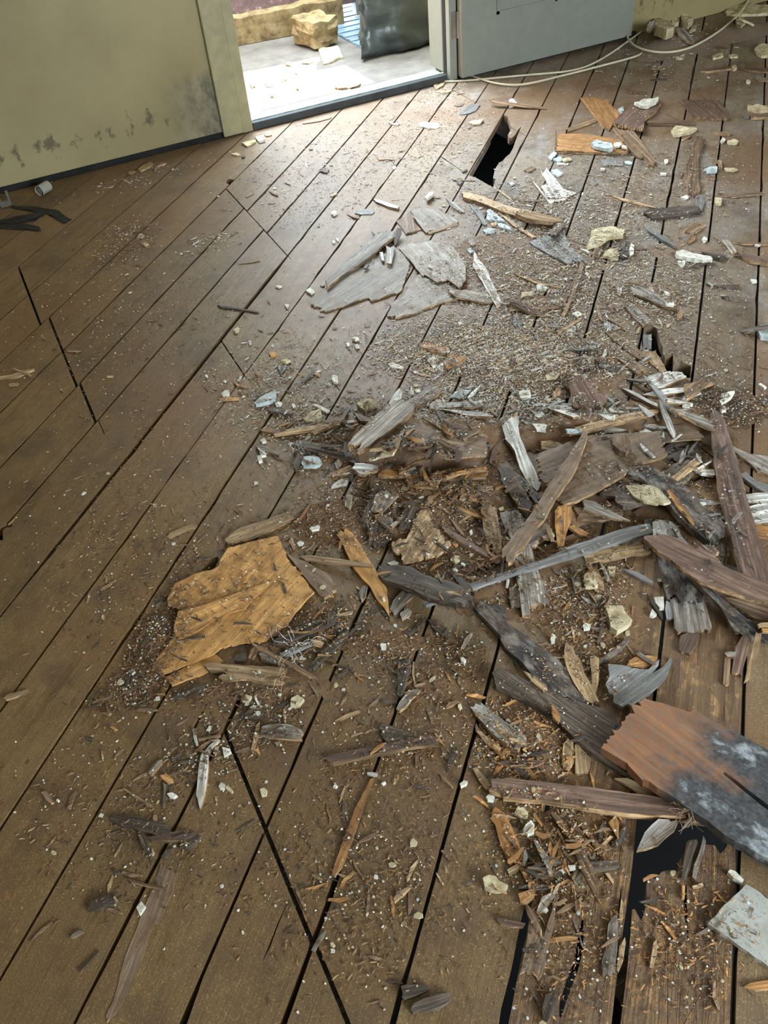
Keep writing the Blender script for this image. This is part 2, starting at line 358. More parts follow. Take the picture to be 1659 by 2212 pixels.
for jx in (-1.46,-1.09,-.72,-.35,.02,.39,.76,1.13,1.49,2.04,2.36,2.61,2.98,3.35,3.72,4.09):
    b = bmesh.new(); box(b, (jx-.022, RY0, -.16), (jx+.022, WY-.05, -.0262)); bm_obj('joist', b, MAT['d'], floor)
def seg_polygon(k, x0, x1):
    """band k between boards' joints at world x0..x1, clipped to the room"""
    def edge(g, sgn):
        out = []
        n0 = GAPS[g]; s_ = (x0 - PN[0]*n0)/PA[0]; s1 = (x1 - PN[0]*n0)/PA[0]
        m = max(2, int((s1-s_)/.055))
        for i in range(m+1):
            t = s_+(s1-s_)*i/m; x = PA[0]*t+PN[0]*n0
            n = gapn(g, t, (x0+x1)/2) + sgn*hw(g, t) + sgn*(abs(noise.noise((t*9, g*3.1, sgn)))*.0018 + (.003 if noise.noise((t*23, g*5.7, sgn*2)) > .42 else 0))
            jw = .0032 if abs(x0-JA) < .07 and i == 0 or abs(x1-JA) < .07 and i == m else (.0012 if abs(x0-JD) < .01 or abs(x1-JD) < .01 else .0018)
            xx = x0+jw if i == 0 else (x1-jw if i == m else None)
            if xx is not None: t = (xx - PN[0]*n)/PA[0]
            out.append(PA*t+PN*n)
        return out
    P = edge(k, 1) + edge(k+1, -1)[::-1]
    for axis, lim, keep in ((1, WY-.005, 'lt'), (1, RY0, 'gt'), (0, RX0, 'gt'), (0, RX1, 'lt')):
        Q = []
        for i in range(len(P)):
            a, b_ = P[i], P[(i+1) % len(P)]; ia = (a[axis] < lim) == (keep == 'lt'); ib = (b_[axis] < lim) == (keep == 'lt')
            if ia: Q.append(a)
            if ia != ib: t = (lim-a[axis])/(b_[axis]-a[axis]); Q.append(a+(b_-a)*t)
        P = Q
        if len(P) < 3: return None
    return P
PLANG = math.atan2(PA[1], PA[0])
def area_of(P): return abs(sum(P[i][0]*P[(i+1)%len(P)][1]-P[(i+1)%len(P)][0]*P[i][1] for i in range(len(P))))/2
for k in range(len(GAPS)-1):
    js = sorted(JOINTS.get(k, [])); lo = (js[0] if js else .6)
    xs = [RX0-.01] + js + [RX1+.01]
    for a, b_ in zip(xs[:-1], xs[1:]):
        P = seg_polygon(k, a, b_)
        if P is None or area_of(P) < 4e-4: continue
        c = sum(P)/len(P); ca, sa = PA
        loc = lambda q: (float((q[0]-c[0])*ca+(q[1]-c[1])*sa), float(-(q[0]-c[0])*sa+(q[1]-c[1])*ca))
        out = [loc(q) for q in P]
        near = [h for h in HOLES+CRACKS if any(abs(np.dot(PN, q)-(GAPS[k]+GAPS[k+1])/2) < .085 for q in h) and any(a-.1 < q[0] < b_+.1 for q in h)]
        hl = [[loc(q) for q in h] for h in near]
        rot = k in (4, 3) and a < 0
        seed = k*7.3+a
        rf = (lambda x, y: noise.noise((x*2, y*12, seed))*.0016) if not rot else (lambda x, y: noise.noise((x*9, y*60, seed))*.006*min(1, max(0, (1.0-x-.2))) - .001)
        V, F = slab(out, hl, .026, rf, (.09, .045) if not rot else (.03, .012))
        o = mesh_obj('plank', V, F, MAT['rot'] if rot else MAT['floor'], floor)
        o.location = (c[0], c[1], -.026+random.uniform(-.001, .0006)); o.rotation_euler = (0, 0, PLANG)

# ------------------------------------------------------------------ room shell
trimw = plain('aged_cream_paint', (.60,.56,.41), .45, .05); whitep = plain('white_door_paint', (.51,.51,.465), .4, .02)
gap_shade = plain('gap_shade_black', (.10,.085,.07), .9, .3); alu = plain('dark_aluminium', (.23,.25,.25), .4, .1, metal=.3)  # first one is near-black, for shade in the gaps under wall and door
def wallbox(name, boxes, mat, parent=None, kind='structure'):
    b = bmesh.new()
    for lo, hi in boxes: box(b, lo, hi)
    o = bm_obj(name, b, mat, parent)
    if kind and parent is None: tag(o, kind=kind)
    return o
wallbox('wall_back', [((RX0,WY,.022),(DX0-.0,WY+.12,RZ)), ((DX1,WY,.0),(RX1,WY+.12,RZ)), ((DX0,WY,DZ),(DX1,WY+.12,RZ))], MAT['wall'])
wallbox('sole_plate_gap_shade', [((RX0,WY+.008,-.03),(DX0,WY+.12,.0215))], gap_shade)  # recessed sole plate, coloured near-black as the shade of the gap below the wall
wallbox('wall_left', [((RX0-.12,RY0,-.03),(RX0,WY+.12,RZ))], MAT['wall'])
wallbox('wall_right', [((RX1,RY0,-.03),(RX1+.12,WY+.12,RZ))], MAT['wall'])
wallbox('wall_front', [((RX0,RY0-.12,-.03),(WX0,RY0,RZ)), ((WX1,RY0-.12,-.03),(RX1,RY0,RZ)), ((WX0,RY0-.12,-.03),(WX1,RY0,WZ0)), ((WX0,RY0-.12,WZ1),(WX1,RY0,RZ))], MAT['wall'])
wallbox('ceiling', [((RX0-.12,RY0-.12,RZ),(RX1+.12,WY+.12,RZ+.1))], plain('ceiling_paint', (.78,.76,.70), .8))
wallbox('window_1', [((WX0,RY0-.1,WZ0),(WX0+.05,RY0-.04,WZ1)), ((WX1-.05,RY0-.1,WZ0),(WX1,RY0-.04,WZ1)), ((WX0,RY0-.1,WZ0),(WX1,RY0-.04,WZ0+.05)), ((WX0,RY0-.1,WZ1-.05),(WX1,RY0-.04,WZ1)), (((WX0+WX1)/2-.025,RY0-.1,WZ0),((WX0+WX1)/2+.025,RY0-.04,WZ1))], whitep)
# door trims, jambs, sill
b = bmesh.new(); box(b, (.905, WY-.018, .004), (.99, WY-.0005, DZ+.09)); tag(bm_obj('trim_1', b, trimw, None, .003), kind='structure')
b = bmesh.new(); box(b, (.9905, WY-.012, .002), (DX0, WY+.0, DZ)); box(b, (.9905, WY-.0, .002), (DX0, WY+.13, DZ)); tag(bm_obj('trim_2', b, trimw), kind='structure')
b = bmesh.new(); box(b, (DX1-.012, WY+.03, .031), (DX1, WY+.15, DZ)); tag(bm_obj('trim_3', b, whitep, None, .002), kind='structure')
b = bmesh.new(); box(b, (DX1-.006, WY+.012, .031), (DX1-.0005, WY+.0295, DZ)); tag(bm_obj('trim_4', b, plain('black_seal', (.08,.09,.09), .6)), kind='structure')
b = bmesh.new(); box(b, (DX1-.004, WY-.022, .006), (DX1+.03, WY+.0115, DZ)); tag(bm_obj('trim_5', b, whitep, None, .002), kind='structure')
sill = empty('door_sill', ((DX0+DX1)/2, WY, 0)); tag(sill, 'dark metal door sill with a pale top edge across the open doorway', 'door sill')
def child(o, parent):
    o.parent = parent; o.matrix_parent_inverse = Matrix.Translation(parent.location).inverted(); return o
b = bmesh.new(); box(b, (DX0+.001, WY-.012, .0005), (DX1-.013, WY+.012, .030)); child(bm_obj('sill_face', b, alu, None, .002), sill)
b = bmesh.new(); box(b, (DX0+.001, WY+.0125, .0005), (DX1-.013, WY+.11, .024)); box(b, (DX0+.001, WY+.02, .024), (DX1-.013, WY+.03, .031)); child(bm_obj('sill_top', b, plain('worn_sill_top', (.55,.60,.60), .4, .15)), sill)
# door leaf folded back against the wall
door = empty('door_1', (DX1+.032, WY-.03, 0)); tag(door, kind='structure')
b = bmesh.new(); box(b, (DX1+.032, WY-.062, .018), (DX1+.92, WY-.024, 2.0)); child(bm_obj('door_leaf', b, whitep, None, .002), door)
b = bmesh.new()
for z0, z1 in ((.235, .9), (1.05, 1.8)):
    for x0, x1 in ((DX1+.20, DX1+.50), (DX1+.56, DX1+.83)):
        for (a0, c0, a1, c1) in ((x0,z0,x1,z0+.012),(x0,z1-.012,x1,z1),(x0,z0,x0+.012,z1),(x1-.012,z0,x1,z1)): box(b, (a0, WY-.0665, c0), (a1, WY-.0621, c1))
child(bm_obj('panel_moulding', b, whitep), door)
hg = bm_obj('hinge', (lambda b: (box(b, (DX1+.006, WY-.026, .17), (DX1+.0315, WY-.0225, .27)), bmesh.ops.create_cone(b, cap_ends=True, segments=10, radius1=.006, radius2=.006, depth=.1, matrix=Matrix.Translation((DX1+.0315, WY-.03, .22))), b)[2])(bmesh.new()), plain('hinge_steel', (.62,.58,.54), .35, metal=.8)); child(hg, door)
wallbox('door_gap_shade', [((DX1+.04, WY-.022, .001), (DX1+.98, WY-.0005, .017))], gap_shade)  # dark strip painting the shadow beneath the door leaf

# ------------------------------------------------------------------ outside the door
conc = NT('porch_concrete'); a_ = conc.noise(conc.coord('World', (9,9,9)), 1, 5, .7)
conc = conc.finish(conc.ramp(a_, [(.3,(.30,.28,.26)),(.7,(.42,.40,.37))]), .8, a_, .3, .003)
wallbox('porch_ground', [((-3, WY+.12, -.06), (7, 12, -.0006))], conc)
pw = NT('red_brown_speckled_wall'); q_ = pw.noise(pw.coord('World', (26,26,26)), 1, 5, .75)
pw = pw.finish(pw.ramp(q_, [(.4,(.34,.27,.27)),(.58,(.42,.34,.34)),(.68,(.66,.58,.57))]), .8, q_, .4, .003)
foam = NT('yellow_foam'); q_ = foam.noise(foam.coord('World', (16,16,16)), 1, 5, .7)
foam = foam.finish(foam.ramp(q_, [(.34,(.30,.23,.14)),(.48,(.46,.39,.26)),(.7,(.56,.50,.37))]), .85, q_, .5, .006)
pa_, pb_ = fl(524.6, 97.8), fl(645.6, 74.6); ang = math.atan2(pb_[1]-pa_[1], pb_[0]-pa_[0]); Lp = float(np.hypot(*(pb_-pa_)[:2]))
wing = empty('garden_plinth', (float(pb_[0]), float(pb_[1]), 0)); tag(wing, 'speckled red-brown plinth wall standing outside beyond the doorway', 'plinth')
R_ = Matrix.Rotation(ang, 4, 'Z')
b = bmesh.new(); box(b, (-1.45, .05, .085), (.34, .16, .95)); o = bm_obj('wall_panel', b, pw, wing); o.rotation_euler = (0,0,ang)
b = bmesh.new(); box(b, (.3405, .06, .02), (.42, .13, .5)); o = bm_obj('end_post', b, plain('grey_post', (.45,.44,.43), .6), wing, .004); o.rotation_euler = (0,0,ang)
fv = []; fb = bmesh.new(); n_ = 26
for i in range(n_+1):
    x = -1.45+1.7*i/n_; zt = .125+.02*noise.noise((x*9, 0, 3)); 
    fv.append([fb.verts.new(p) for p in ((x,0,.002),(x,.0,zt),(x,.049,zt+.01),(x,.049,.002))])
for i in range(n_):
    for j in range(4): fb.faces.new((fv[i][j], fv[i+1][j], fv[i+1][(j+1)%4], fv[i][(j+1)%4]))
fb.faces.new(fv[0]); fb.faces.new(fv[-1][::-1])
o = bm_obj('foam_skirting', fb, foam, wing); o.rotation_euler = (0,0,ang)
wallbox('light_blocker_right', [((2.7, WY+.13, -.004), (2.8, 4.22, 1.75)), ((2.7, 4.22, -.004), (2.8, 9, 3.4))], plain('blocker_render', (.62,.58,.50), .9))  # unseen wall added outside; its heights shape the sunlit strip and block sky
wallbox('sky_blocker_left', [((-3.2, WY+.13, -.004), (.05, 5.4, 6.0))], plain('blocker_render_left', (.55,.50,.44), .9))  # unseen tall block added to keep leftward sky light off the far boards
# rotten foam block
def lump(name, px, size, rz, mat, label, cat, seed=0, z=0, amp=.12, tilt=(0,0), sub_=4):
    b = bmesh.new(); bmesh.ops.create_cube(b, size=1); bmesh.ops.subdivide_edges(b, edges=b.edges[:], cuts=sub_, use_grid_fill=True)
    for v in b.verts:
        d = v.co.normalized()*.5; v.co = v.co.lerp(d, .12)
        v.co += Vector((noise.noise(v.co*3+Vector((seed,0,0))), noise.noise(v.co*3+Vector((0,seed,5))), noise.noise(v.co*3+Vector((9,0,seed)))))*amp
        v.co = Vector((v.co.x*size[0], v.co.y*size[1], v.co.z*size[2]))
    R = Matrix.Rotation(rz, 4, 'Z') @ Matrix.Rotation(tilt[0], 4, 'X') @ Matrix.Rotation(tilt[1], 4, 'Y')
    for v in b.verts: v.co = R @ v.co
    zm = min(v.co.z for v in b.verts)
    for v in b.verts: v.co.z -= zm
    o = bm_obj(name, b, mat); p = fl(*px); o.location = (float(p[0]), float(p[1]), z+.0005)
    if label: tag(o, label, cat)
    return o
p_ = fl(450+700/3.0164, 290/3.0164)
lump('foam_block', (450+705/3.0164, 285/3.0164), (.15,.20,.11), .25, foam, 'charred yellow foam block lying outside at the end of the foam skirting', 'block', 3, amp=.16)
# ribbed blue-grey sheet outside
rp = empty('ribbed_panel', (2.37, 4.7, 0)); tag(rp, 'blue-grey ribbed sheet lying flat outside under the dark bag', 'sheet'); rpm = plain('blue_grey_sheet', (.42,.50,.56), .35, .08)
rb = bmesh.new(); box(rb, (1.84, 4.12, .0002), (2.66, 5.31, .005)); child(bm_obj('backing_sheet', rb, rpm), rp)
for i in range(14):
    y = 4.125+.085*i; rb = bmesh.new(); box(rb, (1.842, y, .0051), (2.658, y+.05, .0095)); child(bm_obj('rib', rb, rpm, None, .001), rp)
# black plastic bag
bag_m = NT('black_plastic'); q_ = bag_m.noise(bag_m.coord('Object', (9,9,9)), 1, 2, .5, .6)
bag_m = bag_m.finish(bag_m.ramp(q_, [(.3,(.19,.215,.21)),(.7,(.27,.30,.295))]), .3, q_, .5, .012, .5)
b = bmesh.new(); bmesh.ops.create_cube(b, size=1); bmesh.ops.subdivide_edges(b, edges=b.edges[:], cuts=15, use_grid_fill=True)
for v in b.verts:
    f_ = 1; c_ = v.co.copy()
    v.co = Vector((v.co.x*.66*f_, v.co.y*.42*f_, (v.co.z+.5)*.40))
    fold = noise.noise(Vector((c_.x*4, c_.y*4, c_.z*2.2)))*.02 + abs(noise.noise(Vector((c_.x*7, c_.z*6, 4))))*.03*(1 if c_.z < .1 else .35)
    v.co += Vector((c_.x*2*fold, c_.y*2*fold, max(0, noise.noise(c_*5))*.02 if c_.z > .4 else 0))
    low = max(0, 1-v.co.z/.2)
    v.co.y -= low*abs(noise.noise(Vector((c_.x*6+c_.z*5, c_.z*7-c_.x*3, 8))))*.05
    v.co.x += .5*(v.co.y+.21); v.co.z = max(.0, v.co.z)
o = bm_obj('bin_bag', b, bag_m); tag(o, 'shiny black plastic sack standing outside behind the door post', 'bag')
bl = fl(450+1025/3.0164, 405/3.0164); o.location = (float(bl[0])+.345, float(bl[1])+.235, .0112); o.rotation_euler = (0, 0, -.03)
for p in o.data.polygons: p.use_smooth = True
# ------------------------------------------------------------------ ground height under the rubble
HX0, HY0, HS, HNX, HNY = -1.0, -.3, .006, 750, 720
HG = np.zeros((HNX, HNY), np.float32)
GX = HX0+(np.arange(HNX)+.5)*HS; GY = HY0+(np.arange(HNY)+.5)*HS
MX, MY = np.meshgrid(GX, GY, indexing='ij')
NZ = np.zeros_like(MX)
for s_, a_ in ((5, .5), (13, .3), (31, .2)):
    ph = RNG.rand(8)*6.28; dr = RNG.rand(8)*6.28
    for i in range(4): NZ += a_*np.sin(MX*s_*math.cos(dr[i])*2+MY*s_*math.sin(dr[i])*2+ph[i])/2.2
MOUNDS = [  # px centre, half extents in px, turn, height in m
 ((905,968),(150,60),-4,.050), ((1010,945),(170,60),0,.042), ((760,960),(130,34),-6,.020), ((1250,935),(210,50),-4,.042), ((1440,900),(130,40),8,.036),
 ((1330,1030),(190,90),10,.030), ((1500,1120),(160,130),20,.026), ((1190,1120),(110,110),0,.028), ((1000,1060),(220,70),0,.022),
 ((880,1120),(150,80),0,.014), ((1060,1240),(240,110),10,.014), ((720,1130),(130,70),0,.009), ((640,1370),(150,50),-20,.011), ((560,1480),(210,50),0,.007),
 ((330,1400),(60,120),20,.008), ((1290,1330),(130,150),0,.012), ((1140,1600),(140,100),25,.012), ((1230,1830),(120,120),10,.010),
 ((1080,760),(270,80),0,.008), ((1200,820),(190,50),0,.012), ((1130,560),(260,100),0,.005), ((820,1390),(130,40),0,.006), ((940,1480),(130,60),0,.004),
 ((1390,650),(120,60),0,.005), ((1590,880),(80,40),0,.010), ((1500,540),(150,30),0,.005), ((1400,250),(60,30),0,.004), ((1450,100),(110,30),-10,.045), ((1590,70),(110,22),-8,.030), ((1350,1480),(60,40),0,.006)]
MH = np.zeros_like(MX)
for (px, ext, turn, h) in MOUNDS:
    ct, st = math.cos(math.radians(turn)), math.sin(math.radians(turn))
    c = fl(*px)[:2]; a = fl(px[0]+ext[0]*ct, px[1]+ext[0]*st)[:2]-c; b = fl(px[0]-ext[1]*st, px[1]+ext[1]*ct)[:2]-c
    m = np.linalg.inv(np.array([a, b]).T); u = m[0,0]*(MX-c[0])+m[0,1]*(MY-c[1]); v = m[1,0]*(MX-c[0])+m[1,1]*(MY-c[1])
    r = np.sqrt(u*u+v*v)*(1+.16*NZ); k = np.clip(1-r, 0, 1); k = k*k*(3-2*k)
    MH = np.maximum(MH, h*k*(1+.12*NZ)) + .25*np.minimum(MH, h*k)
MH *= (MY < WY-.03)
HG[:] = MH
HOLEMASK = np.zeros_like(MX, bool)
for h in HOLES:
    xs = [q[0] for q in h]; ys = [q[1] for q in h]
    for i in range(max(0, int((min(xs)-HX0)/HS)), min(HNX, int((max(xs)-HX0)/HS)+1)):
        for j in range(max(0, int((min(ys)-HY0)/HS)), min(HNY, int((max(ys)-HY0)/HS)+1)):
            if inside((GX[i], GY[j]), h): HOLEMASK[i, j] = True
# dust heaps as a mesh following the height field
st_ = 2
sub_h = MH[::st_, ::st_]; ok = (sub_h > .0012) & ~HOLEMASK[::st_, ::st_]
grow = ok.copy(); grow[1:] |= ok[:-1]; grow[:-1] |= ok[1:]; grow[:,1:] |= ok[:,:-1]; grow[:,:-1] |= ok[:,1:]
grow &= ~HOLEMASK[::st_, ::st_]
def dust_patch(name, label, cond):
    g = grow & cond; idx = -np.ones(g.shape, int); ii, jj = np.nonzero(g); idx[ii, jj] = np.arange(len(ii))
    X = GX[::st_][ii]; Y = GY[::st_][jj]; Z = sub_h[ii, jj]-.0012+RNG.rand(len(ii))*.0012*(sub_h[ii, jj] > .003)
    q = g[:-1,:-1] & g[1:,:-1] & g[1:,1:] & g[:-1,1:]; a, b_ = np.nonzero(q)
    F = np.stack([idx[a,b_], idx[a+1,b_], idx[a+1,b_+1], idx[a,b_+1]], 1)
    o = mesh_obj(name, np.stack([X, Y, Z], 1).tolist(), F.tolist(), MAT['dust'], None, True)
    tag(o, label, 'dust', None, 'stuff'); return o
SX, SY = np.meshgrid(GX[::st_], GY[::st_], indexing='ij')
far = SY > 2.6; near_ = (SY < 1.0)
dust_patch('dust_heap', 'heaped brown wood dust and crumbs under the main rubble pile', ~far & ~near_ & (SX > .45))
dust_patch('dust_heap', 'thin brown wood dust around the torn orange veneer on the left', ~far & ((SX <= .45)) )
dust_patch('dust_heap', 'brown dust over the rotten boards at the bottom right', near_ & (SX > .45))
dust_patch('dust_heap', 'grey-brown rubble dust banked against the far right wall', far)

def hsample(x, y, arr=HG):
    i = int((x-HX0)/HS); j = int((y-HY0)/HS)
    if 0 <= i < HNX and 0 <= j < HNY: return float(arr[i, j])
    return 0.0

NAMES = dict(B='wood_board', L='wood_lath', S='wood_splinter', V='veneer_sheet', P='plaster_chunk', C='plaster_chip', F='wood_flake', K='rubber_strip', T='ceramic_tile')
CATS = dict(B='board', L='lath', S='splinter', V='veneer', P='plaster', C='plaster chip', F='wood flake', K='rubber strip', T='tile')
def jag(poly, ax, ends, wob, seed):
    """roughen an outline: torn fibres on the edges across the grain, a light wobble along it"""
    out = []; n = len(poly); rr = random.Random(seed)
    for i in range(n):
        a, b = np.array(poly[i]), np.array(poly[(i+1) % n]); d = b-a; L = np.linalg.norm(d)
        out.append(tuple(a))
        if L < 1e-6: continue
        across = abs(d[1])/L > .6
        m = int(L/(.0042 if across else .014)) if ends else int(L/.009)
        m = min(m, 26)
        nn = np.array([-d[1], d[0]])/L
        for k in range(1, m):
            q = a+d*k/m
            if across and ends: q = q+np.array([rr.uniform(-1, 1)*ends*(1 if k % 2 else .35), 0])
            else: q = q+nn*rr.uniform(-1, 1)*wob
            out.append(tuple(q))
    return out
def simple(poly):
    def crs(o, a, b): return (a[0]-o[0])*(b[1]-o[1])-(a[1]-o[1])*(b[0]-o[0])
    n = len(poly)
    for i in range(n):
        a, b = poly[i], poly[(i+1) % n]
        for j in range(i+2, n):
            if i == 0 and j == n-1: continue
            c, d = poly[j], poly[(j+1) % n]
            if crs(a, b, c)*crs(a, b, d) < 0 and crs(c, d, a)*crs(c, d, b) < 0: return False
    return True
PIECES = 0
def piece(code, col, thick, tile, s, label=None, group=None, curl=0., lift=0., stand=None, flat=False):
    global PIECES; PIECES += 1
    P = pts(tile, s); th = thick/1000.
    zc = [0.0]*len(P)
    plane = None
    for it in range(4):
        W3 = [fl(x, y, z) for (x, y), z in zip(P, zc)]; XY = np.array([q[:2] for q in W3])
        c = XY.mean(0); cov = np.cov((XY-c).T); ev, evec = np.linalg.eigh(cov); ax = evec[:, 1]
        if ax[0] < 0: ax = -ax
        nrm = np.array([-ax[1], ax[0]])
        T = (XY-c)@ax; U = (XY-c)@nrm; t0, t1 = T.min(), T.max(); L = max(1e-4, t1-t0)
        # support profile below the outline
        loc = [(t, u) for t, u in zip(T, U)]; sup = []
        nt = max(5, min(60, int(L/.008))); u0, u1 = U.min(), U.max(); nu = max(3, min(14, int((u1-u0)/.008)))
        for a in range(nt+1):
            t = t0+L*a/nt; hmax = None
            for b in range(nu+1):
                u = u0+(u1-u0)*b/nu
                if inside((t, u), loc):
                    q = c+ax*t+nrm*u; h = hsample(q[0], q[1]); hmax = h if hmax is None else max(hmax, h)
            if hmax is not None: sup.append((t, hmax))
        if not sup: sup = [(0, hsample(*c))]
        best = None
        if flat: best = (0, max(h for _, h in sup))
        else:
            # lowest line over the supports at the middle = upper hull edge
            hull = []
            for p in sup:
                while len(hull) > 1 and (hull[-1][0]-hull[-2][0])*(p[1]-hull[-2][1]) >= (hull[-1][1]-hull[-2][1])*(p[0]-hull[-2][0]): hull.pop()
                hull.append(p)
            for a, b in zip(hull[:-1], hull[1:]):
                if a[0] <= 0 <= b[0] and b[0] > a[0]: k = (b[1]-a[1])/(b[0]-a[0]); best = (k, a[1]-k*a[0])
            if best is None: best = (0, max(h for _, h in sup))
            k = max(-.45, min(.45, best[0])); best = (k, max(h-k*t for t, h in sup))
        if stand: best = (stand, max(h-stand*t for t, h in sup))
        k, z0 = best; zc = [z0+lift+k*t+th*.7 for t in T]
    k, z0 = best; z0 += lift+.0004
    ang = math.atan2(ax[1], ax[0]); til = math.atan(k)
    poly = [(float(t)/math.cos(til), float(u)) for t, u in zip(T, U)]
    Lp = (t1-t0)/math.cos(til); wd = float(u1-u0)
    woody = code in 'BLSVF'
    ends = min(.0028 if code == 'V' else .008, Lp*.06) if woody else 0
    for e in (1, .5, .2, 0):
        J = jag(poly, ax, ends*e, (.0012 if woody else .0014)*e*min(1, wd/.03), PIECES) if e else poly
        if simple(J): break
    sd = PIECES*3.7; amp = min(.0045, wd*.06)
    if woody: rf = lambda x, y: noise.noise((x*6, y*70, sd))*amp*.8 + noise.noise((x*14, y*14, sd))*amp*.5 + curl*((y/(wd*.5+1e-6))**2)*wd
    elif code == 'K': rf = lambda x, y: noise.noise((x*14, y*14, sd))*.008
    elif code == 'T': rf = lambda x, y: noise.noise((x*14, y*14, sd))*.0006
    else: rf = lambda x, y: noise.noise((x*40, y*40, sd))*min(.006, wd*.14)
    stp = (max(.008, Lp/16), max(.004, wd/7)) if min(wd, Lp) > .012 else (max(.01, Lp/6), max(.003, wd/2.5))
    V, F = slab(J, [], th, rf, stp)
    if not F: return None
    if curl: V = [(x, y, z if z > th*.2 else curl*((y/(wd*.5+1e-6))**2)*wd) for x, y, z in V]
    edge = woody and col in 'gbwtrouy'
    o = mesh_obj(NAMES[code], V, F, [MAT[col], MAT['e']] if edge else MAT[col])
    if edge: o.data.polygons.foreach_set('material_index', [1 if len(f) == 4 else 0 for f in F])
    o.matrix_world = Matrix.Translation((float(c[0]), float(c[1]), float(z0))) @ Matrix.Rotation(ang, 4, 'Z') @ Matrix.Rotation(-til, 4, 'Y')
    tag(o, label, CATS[code], group)
    # stamp into the height field
    ca, sa = math.cos(ang), math.sin(ang); mr = max(abs(t0), abs(t1), abs(u0), abs(u1))
    for i in range(max(0, int((c[0]-mr-HX0)/HS)), min(HNX, int((c[0]+mr-HX0)/HS)+1)):
        for j in range(max(0, int((c[1]-mr-HY0)/HS)), min(HNY, int((c[1]+mr-HY0)/HS)+1)):
            dx, dy = GX[i]-c[0], GY[j]-c[1]; t = dx*ca+dy*sa; u = -dx*sa+dy*ca
            if t0 <= t <= t1 and u0 <= u <= u1 and inside((t, u), loc):
                z = z0+k*t+th+amp*.5*(1 if woody else 0)+.0008
                if z > HG[i, j]: HG[i, j] = z; HOLEMASK[i, j] = False
    return o
def run(table):
    for line in table.strip().splitlines():
        line = line.strip()
        if not line or line.startswith('#'): continue
        f = [q.strip() for q in line.split('|')]
        head = f[0].split(); code, col, th, tile = head[:4]; kw = {}
        for h in head[4:]:
            if h == 'flat': kw['flat'] = True
            elif '=' in h: a, b = h.split('='); kw[a] = float(b)
        piece(code, col, float(th), tile, f[1], f[2] if len(f) > 2 else None, f[3] if len(f) > 3 else None, **kw)
